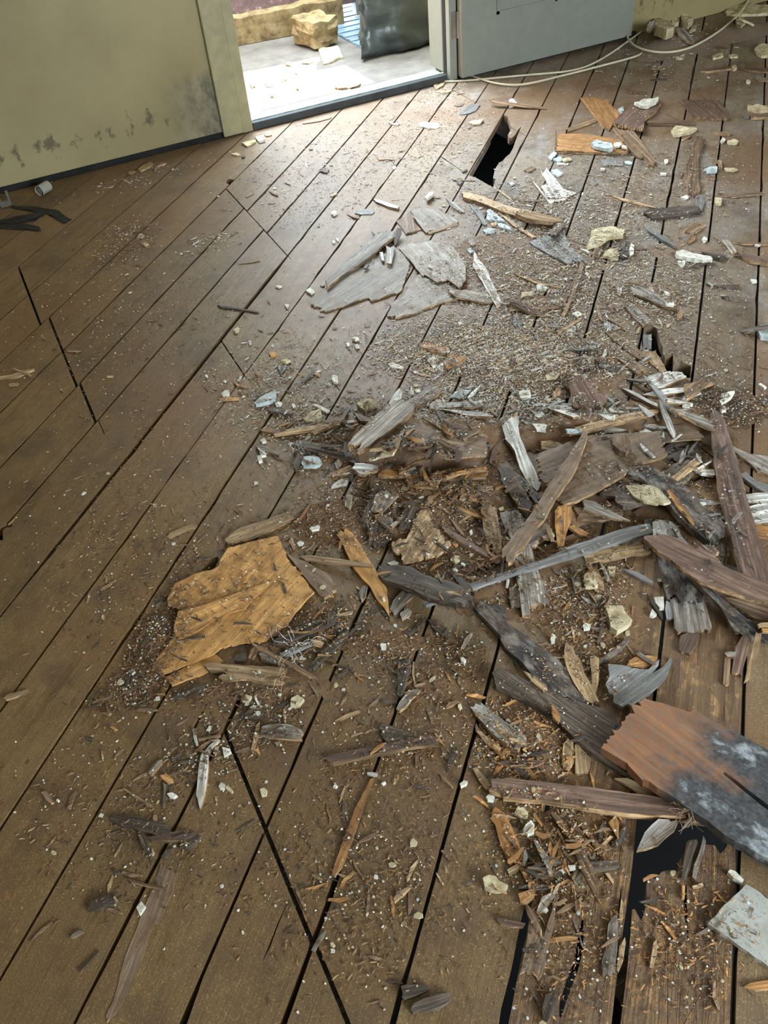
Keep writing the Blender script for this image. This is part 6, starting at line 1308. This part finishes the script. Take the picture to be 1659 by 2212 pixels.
# ------------------------------------------------------------------ cable and fittings
def solid(name, cu):
    t = bpy.data.objects.new(name, cu); COL.objects.link(t); dg = bpy.context.evaluated_depsgraph_get(); dg.update()
    me = bpy.data.meshes.new_from_object(t.evaluated_get(dg)); bpy.data.objects.remove(t); me.name = name
    o = bpy.data.objects.new(name, me); COL.objects.link(o); return o
def cable(name, paths, r, mat, label, cat):
    cu = bpy.data.curves.new(name, 'CURVE'); cu.dimensions = '3D'; cu.bevel_depth = r; cu.bevel_resolution = 3; cu.resolution_u = 6
    for path in paths:
        sp = cu.splines.new('NURBS'); sp.points.add(len(path)-1); sp.order_u = 4; sp.use_endpoint_u = True
        for q, (x, y, z) in zip(sp.points, path):
            p = fl(x, y, z+r); q.co = (p[0], p[1], max(p[2], 0 if z < .002 else p[2]), 1)
    cu.materials.append(mat); o = solid(name, cu); tag(o, label, cat); return o
def U_(s, z): return [(1300+float(p.split(',')[0])/4.621, float(p.split(',')[1])/4.621, z) for p in s.split()]
def B_(s, z): return [(830+float(p.split(',')[0])/2.0012, float(p.split(',')[1])/2.0012, z) for p in s.split()]
cm = plain('ivory_cable', (.80,.76,.64), .45, .03)
cable('cable', [U_('1560,-220 1500,-90 1440,70 1310,205 1150,330 1000,420 860,490 700,522 560,525 440,503 340,470 275,415 245,350', .02)+[(1353,62,.012)],], .0048, cm, 'ivory cable sweeping in a wide arc from the top right edge', 'cable')
cable('cable', [B_('262,352 330,352 500,335 640,322 780,312 860,296 930,262 1000,218 1050,180 1110,138', .001)], .0042, cm, 'ivory cable running straight along the foot of the folded door', 'cable')
cable('cable', [B_('300,316 345,318 400,336 470,360 560,371 640,360 740,334 860,305 1000,268 1090,245 1125,225 1135,205 1130,182', .004)], .0042, cm, 'ivory cable sagging in a loop in front of the folded door', 'cable')
pz = fl(98, 418); pe = empty('pipe_stub', (float(pz[0]), min(float(pz[1]), WY-.035), .0195)); tag(pe, 'short greyish plastic pipe stub at the foot of the left wall', 'pipe')
for nm_, r_, d_, cap in (('outer_sleeve', .019, .05, False), ('inner_core', .012, .046, True)):
    b = bmesh.new(); bmesh.ops.create_cone(b, cap_ends=cap, segments=20, radius1=r_, radius2=r_, depth=d_)
    for v in b.verts: v.co = Matrix.Rotation(-.9, 4, 'Z') @ Matrix.Rotation(math.radians(90), 4, 'X') @ v.co
    bm_obj(nm_, b, plain('grey_white_plastic_'+nm_, (.62,.60,.54) if not cap else (.45,.43,.38), .5), pe)
pz = fl(20, 445); be = empty('bracket', (float(pz[0]), min(float(pz[1]), WY-.02), .0005)); tag(be, 'dull metal bracket at the left edge below the wall', 'bracket'); bmt = plain('dull_metal', (.45,.42,.36), .4, .1, metal=.5)
for nm_, lo, hi in (('base_block', (-.03,-.006,0), (.012,.006,.022)), ('prong', (.003,-.006,.0221), (.012,.006,.055)), ('prong', (-.03,-.006,.0221), (-.02,.006,.05))):
    b = bmesh.new(); box(b, lo, hi); bm_obj(nm_, b, bmt, be, .001)
# layers that belong to the big veneer patch
vs_ = {o.get('label'): o for o in COL.objects if o.name.startswith('veneer_sheet')}
vp_ = vs_['big orange veneer patch with torn left edge']; bpy.context.view_layer.update()
for lb, nm_ in (('thin lifted layer along the split in the orange veneer', 'lifted_layer'), ('splintered strip along the lower edge of the orange veneer', 'splintered_edge')):
    o = vs_[lb]; o.name = nm_; o.data.name = nm_; o.parent = vp_; o.matrix_parent_inverse = vp_.matrix_world.inverted()
    del o['label']; del o['category']
# fibre tufts
def tuft(name, tile, cx, cy, rad, n, z, mat, label, seed, up=.02):
    rr = random.Random(seed); cu = bpy.data.curves.new(name, 'CURVE'); cu.dimensions = '3D'; cu.bevel_depth = .00045; cu.bevel_resolution = 0
    x0, y0, k = TILES[tile]; p = fl(x0+cx/k, y0+cy/k, z)
    for i in range(n):
        sp = cu.splines.new('NURBS'); sp.points.add(4); sp.order_u = 3; sp.use_endpoint_u = True
        a = rr.uniform(0, 6.28); L = rad*rr.uniform(.4, 1.2); bx, by = p[0]+rr.uniform(-.3,.3)*rad, p[1]+rr.uniform(-.3,.3)*rad
        for j, q in enumerate(sp.points):
            a += rr.uniform(-.7, .7); bx += math.cos(a)*L/4; by += math.sin(a)*L/4
            q.co = (bx, by, z+rr.random()*up, 1)
    cu.materials.append(mat); o = solid(name, cu); tag(o, label, 'fibres', None, 'stuff')
tuft('fibre_tuft', 'O', 1220, 190, .035, 26, .03, MAT['t'], 'tangle of pale fibres on the end of the grained plank', 3)
tuft('fibre_tuft', 'J', 1180, 1000, .04, 14, .022, MAT['w'], 'pale root fibres over the sticks by the orange veneer', 4)
tuft('fibre_tuft', 'J', 1060, 1250, .03, 16, .01, MAT['t'], 'tan fibres at the right end of the peach plank', 5)
tuft('fibre_tuft', 'H', 420, 690, .02, 10, .012, MAT['w'], 'white fibres at the left end of the stout dark board', 6)
tuft('fibre_tuft', 'G', 1390, 230, .03, 12, .012, MAT['w'], 'fine pale fibres on the grey board end at the right', 7)

# ------------------------------------------------------------------ small splinters and chips
def splinter_verts(L, W, H, rr):
    """bent, tapering, unequal 6-point rod"""
    m = rr.uniform(-.15, .15)*L; b_ = rr.uniform(-.5, .5)*W
    return [(-L/2, -W*rr.uniform(.1,.5), 0), (-L/2+rr.uniform(0,.1)*L, W*rr.uniform(.1,.5), 0), (m, b_-W/2, 0), (m, b_+W/2, 0), (L/2, -W*rr.uniform(.05,.4), 0), (L/2-rr.uniform(0,.15)*L, W*rr.uniform(.05,.4), 0),
            (-L/2, -W*rr.uniform(.1,.4), H*.8), (-L/2+.06*L, W*rr.uniform(.1,.4), H), (m, b_-W*.45, H), (m, b_+W*.45, H*.8), (L/2, -W*.2, H*.7), (L/2-.08*L, W*.2, H*.6)]
SF = [(0,1,3,2),(2,3,5,4),(6,8,9,7),(8,10,11,9),(0,2,8,6),(2,4,10,8),(1,7,9,3),(3,9,11,5),(0,6,7,1),(4,5,11,10)]
SF = [tuple(f[::-1]) for f in SF[:2]]+SF[2:]
def chip_verts(R, H, rr):
    n = 6; a0 = rr.uniform(0, 6.28); an = sorted(a0+6.28*(i+rr.uniform(-.3,.3))/n for i in range(n)); ra = [R*rr.uniform(.55,1.15) for _ in an]
    e = rr.uniform(.55, 1)
    return [(r*math.cos(a), r*math.sin(a)*e, 0) for r, a in zip(ra, an)] + [(r*.86*math.cos(a), r*.86*e*math.sin(a), H*rr.uniform(.7,1.1)) for r, a in zip(ra, an)]
CFc = [(5,4,3,2,1,0),(6,7,8,9,10,11)]+[(i,(i+1)%6,6+(i+1)%6,6+i) for i in range(6)]
# zones: px centre, half extents, turn; individual splinters, individual chips, crumbs as stuff; colours; name of the place
ZN = [
 ((840,1000),(240,70),-5, 14, 6, 2600, 'bootg', 'on the left pile'),
 ((880,900),(260,50),-3, 14, 12, 2000, 'ttwbwg', 'on the crest of the left pile'),
 ((1130,880),(260,50),3, 14, 16, 2200, 'twwgbg', 'along the pale strips on the crest'),
 ((1080,760),(290,90),0, 30, 30, 13000, 'bttwgb', 'in the brown dust field behind the crest'),
 ((1230,600),(330,110),5, 24, 26, 9000, 'bgwtcb', 'in the rubble field right of the veneer'),
 ((1180,450),(240,60),5, 10, 14, 3000, 'bgwcb', 'below the black hole'),
 ((1380,400),(260,110),0, 12, 14, 2800, 'bgrtb', 'on the boards below the crossed boards'),
 ((1500,800),(150,110),10, 8, 6, 900, 'bgrb', 'beside the wide gap on the right'),
 ((1590,880),(90,45),0, 8, 2, 1300, 'brrdb', 'right of the crest'),
 ((1380,1020),(250,110),15, 14, 8, 1500, 'dbgtg', 'among the leaning boards'),
 ((1560,1120),(110,150),5, 6, 4, 500, 'dgb', 'under the long reddish board'),
 ((1000,1090),(180,90),0, 22, 8, 2600, 'obbtd', 'on the dust below the left pile'),
 ((740,1120),(150,90),-15, 14, 4, 2200, 'obbt', 'behind the orange veneer'),
 ((1000,1230),(150,80),10, 18, 6, 1600, 'obbtd', 'around the dark ribbed plank'),
 ((1260,1270),(110,130),5, 18, 14, 1500, 'bottw', 'around the large cream chunk'),
 ((1260,1420),(120,110),20, 8, 5, 900, 'bottd', 'beside the long mottled board'),
 ((690,1360),(150,60),-20, 26, 5, 1900, 'obtdd', 'over the veneer foot'),
 ((345,1370),(60,130),25, 14, 2, 1900, 'bbod', 'at the torn left edge of the veneer'),
 ((310,1490),(120,45),-10, 12, 3, 1300, 'bbod', 'below the torn left edge of the veneer'),
 ((500,1250),(200,140),-20, 14, 2, 600, 'oobd', 'on the orange veneer'),
 ((560,1530),(150,70),5, 14, 8, 1200, 'bbtd', 'under the peach plank'),
 ((460,1620),(130,70),-20, 16, 5, 900, 'bbtd', 'around the pale sliver'),
 ((900,1420),(220,90),5, 22, 8, 1900, 'otbbd', 'on the central boards'),
 ((860,1600),(200,110),0, 14, 6, 900, 'otbb', 'around the purple-brown lath'),
 ((1120,1620),(130,110),25, 22, 8, 1900, 'oobtd', 'below the rotten board'),
 ((1200,1830),(150,130),20, 24, 8, 1700, 'oobtd', 'on the lower right boards'),
 ((1220,2050),(150,150),0, 10, 3, 900, 'bbod', 'on the split rotten boards'),
 ((1480,2020),(150,170),0, 8, 3, 1100, 'bood', 'on the rotten board beside the hole'),
 ((300,1750),(260,230),0, 18, 5, 1700, 'bbtd', 'on the lower left boards'),
 ((800,1900),(280,260),0, 26, 10, 2600, 'bbtdo', 'on the bare lower boards'),
 ((300,1150),(280,260),0, 20, 8, 2200, 'bbtd', 'on the bare left boards'),
 ((600,850),(160,130),0, 16, 14, 1800, 'bbtw', 'on the boards left of the pile'),
 ((280,700),(280,200),-20, 14, 8, 1300, 'bbtd', 'on the upper left boards'),
 ((460,525),(60,22),-20, 5, 8, 220, 'tbw', 'on the boards near the diagonal joint'),
 ((270,520),(90,50),-30, 4, 2, 700, 'bdob', 'on the crumbled upper left patch'),
 ((700,380),(230,110),-15, 8, 12, 1400, 'bbgw', 'on the boards in front of the doorway'),
 ((950,300),(170,110),0, 8, 16, 1800, 'bgw', 'between door sill and black hole'),
 ((960,200),(60,18),-15, 3, 8, 260, 'wbg', 'at the corner of the door sill'),
 ((1430,190),(230,70),0, 4, 6, 500, 'bgr', 'on the shaded boards'),
 ((1450,90),(110,40),-10, 4, 12, 500, 'gbw', 'in the rubble by the far wall'),
 ((330,380),(220,16),-15, 2, 3, 240, 'bgw', 'along the foot of the left wall'),
]
# larger loose pieces: centre, half extents, turn, splinters, length range (m), colours, place
BIG = [((880,975),(190,50),-5, 60, (.025,.065), 'bobrdtd', 'in the heart of the left pile'), ((700,920),(90,30),-5, 16, (.02,.045), 'btobg', 'at the left tip of the left pile'),
 ((1000,885),(160,22),2, 26, (.02,.05), 'wwtgt', 'on the bright crest'), ((1280,880),(170,26),4, 30, (.02,.055), 'wwtgg', 'on the right half of the crest'),
 ((1450,960),(120,50),15, 16, (.03,.07), 'gdwg', 'between the leaning boards'), ((1050,790),(240,60),0, 50, (.018,.036), 'bbrtwg', 'spread over the dust field'),
 ((1260,720),(150,60),10, 30, (.02,.045), 'gbgwt', 'in the rubble near the small hole'), ((1180,620),(220,70),5, 30, (.018,.04), 'gbtw', 'in the rubble behind the dust field'),
 ((1240,500),(200,50),0, 16, (.02,.04), 'gbw', 'around the beige slabs'), ((1000,1060),(150,40),0, 30, (.02,.045), 'bobdt', 'in the shade of the left pile'),
 ((1170,1180),(60,90),10, 14, (.02,.045), 'bdgt', 'left of the leaning boards'), ((960,1220),(120,60),10, 20, (.015,.035), 'obtd', 'around the fan board'),
 ((700,1350),(110,40),-20, 22, (.015,.035), 'obdd', 'in the splinter bundle by the veneer'), ((1240,1290),(70,90),5, 16, (.015,.035), 'botd', 'left of the cream chunk'),
 ((1120,1640),(100,60),25, 22, (.015,.035), 'ootbd', 'under the bleached plank piece'), ((1220,1850),(110,80),10, 30, (.015,.035), 'obtdg', 'in the lower right rubble'),
 ((560,1550),(90,40),0, 14, (.012,.03), 'bdtb', 'between the cream chips'), ((330,1400),(40,90),25, 18, (.012,.03), 'bodb', 'on the crumbling veneer edge'),
 ((1520,1200),(80,80),0, 8, (.02,.05), 'dgb', 'under the wavy board')]
MATKEYS = ['g','d','b','r','o','t','w','c','l','p']; MI = {k: i for i, k in enumerate(MATKEYS)}
PROT = {}
def proto(kind, col, v):
    key = (kind, col, v)
    if key not in PROT:
        rr = random.Random(hash((kind == 's', MI[col], v)) & 0xffff)
        if kind == 's': V, F = splinter_verts(1, rr.uniform(.10,.24), .09, rr), SF
        else: V, F = chip_verts(.5, .22, rr), CFc
        me = bpy.data.meshes.new('wood_splinter' if kind == 's' else 'plaster_crumb'); me.from_pydata(V, [], F); me.update(); me.materials.append(MAT[col]); PROT[key] = me
    return PROT[key]
CW = {'o': 'orange', 'b': 'brown', 't': 'tan', 'w': 'bleached', 'g': 'grey', 'd': 'dark', 'r': 'reddish', 'c': 'white', 'l': 'blue-grey', 'p': 'cream'}
def zpoint(c, e, turn, rr, gauss=True):
    ct, st = math.cos(math.radians(turn)), math.sin(math.radians(turn))
    while True:
        if gauss: u, v = rr.gauss(0, .48), rr.gauss(0, .48)
        else:
            u, v = rr.uniform(-1, 1), rr.uniform(-1, 1)
            if u*u+v*v > 1: continue
        x = c[0]+u*e[0]*ct-v*e[1]*st; y = c[1]+u*e[0]*st+v*e[1]*ct
        p = fl(x, y)
        h = hsample(p[0], p[1]); p = fl(x, y, h); h = hsample(p[0], p[1])
        if p[1] > WY-.03 or p[1] < -.5: continue
        i = int((p[0]-HX0)/HS); j = int((p[1]-HY0)/HS)
        if 0 <= i < HNX and 0 <= j < HNY and HOLEMASK[i, j]: continue
        if h < .0015 and (min(abs(PN[0]*p[0]+PN[1]*p[1]-g) for g in GAPS) < .006 or abs(p[0]-JD) < .004 or abs(p[0]-JA) < .004): continue
        return x, y, p[0], p[1], h
rr = random.Random(11)
def add_bit(V, F, MM, VV, FF, mk, X, Y, Z, a, tl, ln):
    ca, sa = math.cos(a), math.sin(a); b0 = len(V)
    for (vx, vy, vz) in VV: V.append((X+vx*ca-vy*sa, Y+vx*sa+vy*ca, Z+ln+vz+max(0, vx*tl)))
    for f in FF: F.append(tuple(i+b0 for i in f)); MM.append(MI[mk])
def crumb_obj(V, F, MM, label):
    o = mesh_obj('wood_crumbs', V, F, [MAT[k] for k in MATKEYS]); o.data.polygons.foreach_set('material_index', MM)
    tag(o, label, 'wood crumbs', None, 'stuff')
REG = {}
RLAB = {'far': 'tiny wood and plaster crumbs strewn on the far boards by door and wall', 'field': 'wood crumbs and white grit of the dust field behind the crest', 'pile': 'short splinters and crumbs filling the rubble pile',
 'left': 'tiny crumbs scattered on the bare left boards', 'veneer': 'splinters and crumbs around the torn orange veneer', 'centre': 'splinters and crumbs on the lower central boards', 'right': 'splinters and crumbs over the rotten boards at lower right'}
def region(c):
    if c[1] < 480: k = 'far'
    elif c[0] < 620 and c[1] < 1200 or c == (300,1750): k = 'left'
    elif c[1] < 850: k = 'field'
    elif c[1] < 1300 and c[0] > 620: k = 'pile'
    elif c[0] < 720 and c[1] < 1700: k = 'veneer'
    elif c[0] < 1050: k = 'centre'
    else: k = 'right'
    return REG.setdefault(k, ([], [], []))
for (c, e, turn, cnt, (l0, l1), cols, place) in BIG:
    V, F, MM = region(c)
    for q in range(int(cnt*1.5)):
        x, y, X, Y, h = zpoint(c, e, turn, rr); col = rr.choice(cols); L = rr.uniform(l0, l1); tl = rr.uniform(-.22, .22)
        if q % 3:
            L *= .8; add_bit(V, F, MM, splinter_verts(L, L*rr.uniform(.1,.26), L*.07, rr), SF, col, X, Y, h+.0004, rr.gauss(.6, .9), tl, 0); continue
        o = bpy.data.objects.new('wood_splinter', proto('s', col, rr.randrange(8)))
        o.matrix_world = Matrix.Translation((X, Y, h+.0008+abs(math.sin(tl))*L*.5)) @ Matrix.Rotation(rr.gauss(.6, .9), 4, 'Z') @ Matrix.Rotation(tl, 4, 'Y') @ Matrix.Diagonal((L, L*rr.uniform(.8,1.6), L*.7, 1))
        COL.objects.link(o); tag(o, '%s wood splinter a few centimetres long lying %s' % (CW[col], place), 'splinter', 'longer %s splinters %s' % (CW[col], place))
for zi, (c, e, turn, ns, nc, nstuff, cols, place) in enumerate(ZN):
    V, F, MM = region(c); wc = [k for k in cols if k in 'gdbrotw']
    for q in range(ns):
        x, y, X, Y, h = zpoint(c, e, turn, rr); L = rr.uniform(.014, .038)
        add_bit(V, F, MM, splinter_verts(L, L*rr.uniform(.09,.22), L*.08, rr), SF, rr.choice(wc), X, Y, h+.0004, rr.uniform(0, 6.28), rr.uniform(-.15, .15), 0)
    for q in range(int(nc*.72)):
        x, y, X, Y, h = zpoint(c, e, turn, rr); col = rr.choice('ccplp' if c[1] < 1000 else 'ccpp'); L = rr.uniform(.007, .017)
        o = bpy.data.objects.new('plaster_crumb', proto('c', col, rr.randrange(5)))
        o.matrix_world = Matrix.Translation((X, Y, h+.0012)) @ Matrix.Rotation(rr.uniform(0, 6.28), 4, 'Z') @ Matrix.Rotation(rr.uniform(-.1, .1), 4, 'Y') @ Matrix.Diagonal((L, L, L*.9, 1))
        COL.objects.link(o); tag(o, 'small %s plaster crumb lying %s' % (CW[col], place), 'crumb', 'small %s plaster crumbs %s' % (CW[col], place))
    # uncountable crumbs of the same place: one object
    for q in range(int(nstuff*1.15)):
        x, y, X, Y, h = zpoint(c, e, turn, rr, q % 4 != 0)
        small = rr.random(); kz = .62 if c[1] > 1300 else (.8 if c[1] > 950 else 1)
        if rr.random() < (.18 if c[1] < 1000 else .07): VV = chip_verts(rr.uniform(.0009, .003), .0015, rr); FF = CFc; mk = rr.choice('ccplp')
        else:
            L = (rr.uniform(.0018, .0075) if small < .84 else rr.uniform(.007, .019))*kz
            VV = splinter_verts(L, L*rr.uniform(.12,.3), rr.uniform(.0006,.0016), rr); FF = SF; mk = rr.choice(wc)
        add_bit(V, F, MM, VV, FF, mk, X, Y, h+.0003, rr.uniform(0, 6.28), rr.uniform(-.3, .3), rr.random()*.0015)
for k, (V, F, MM) in REG.items(): crumb_obj(V, F, MM, RLAB[k])
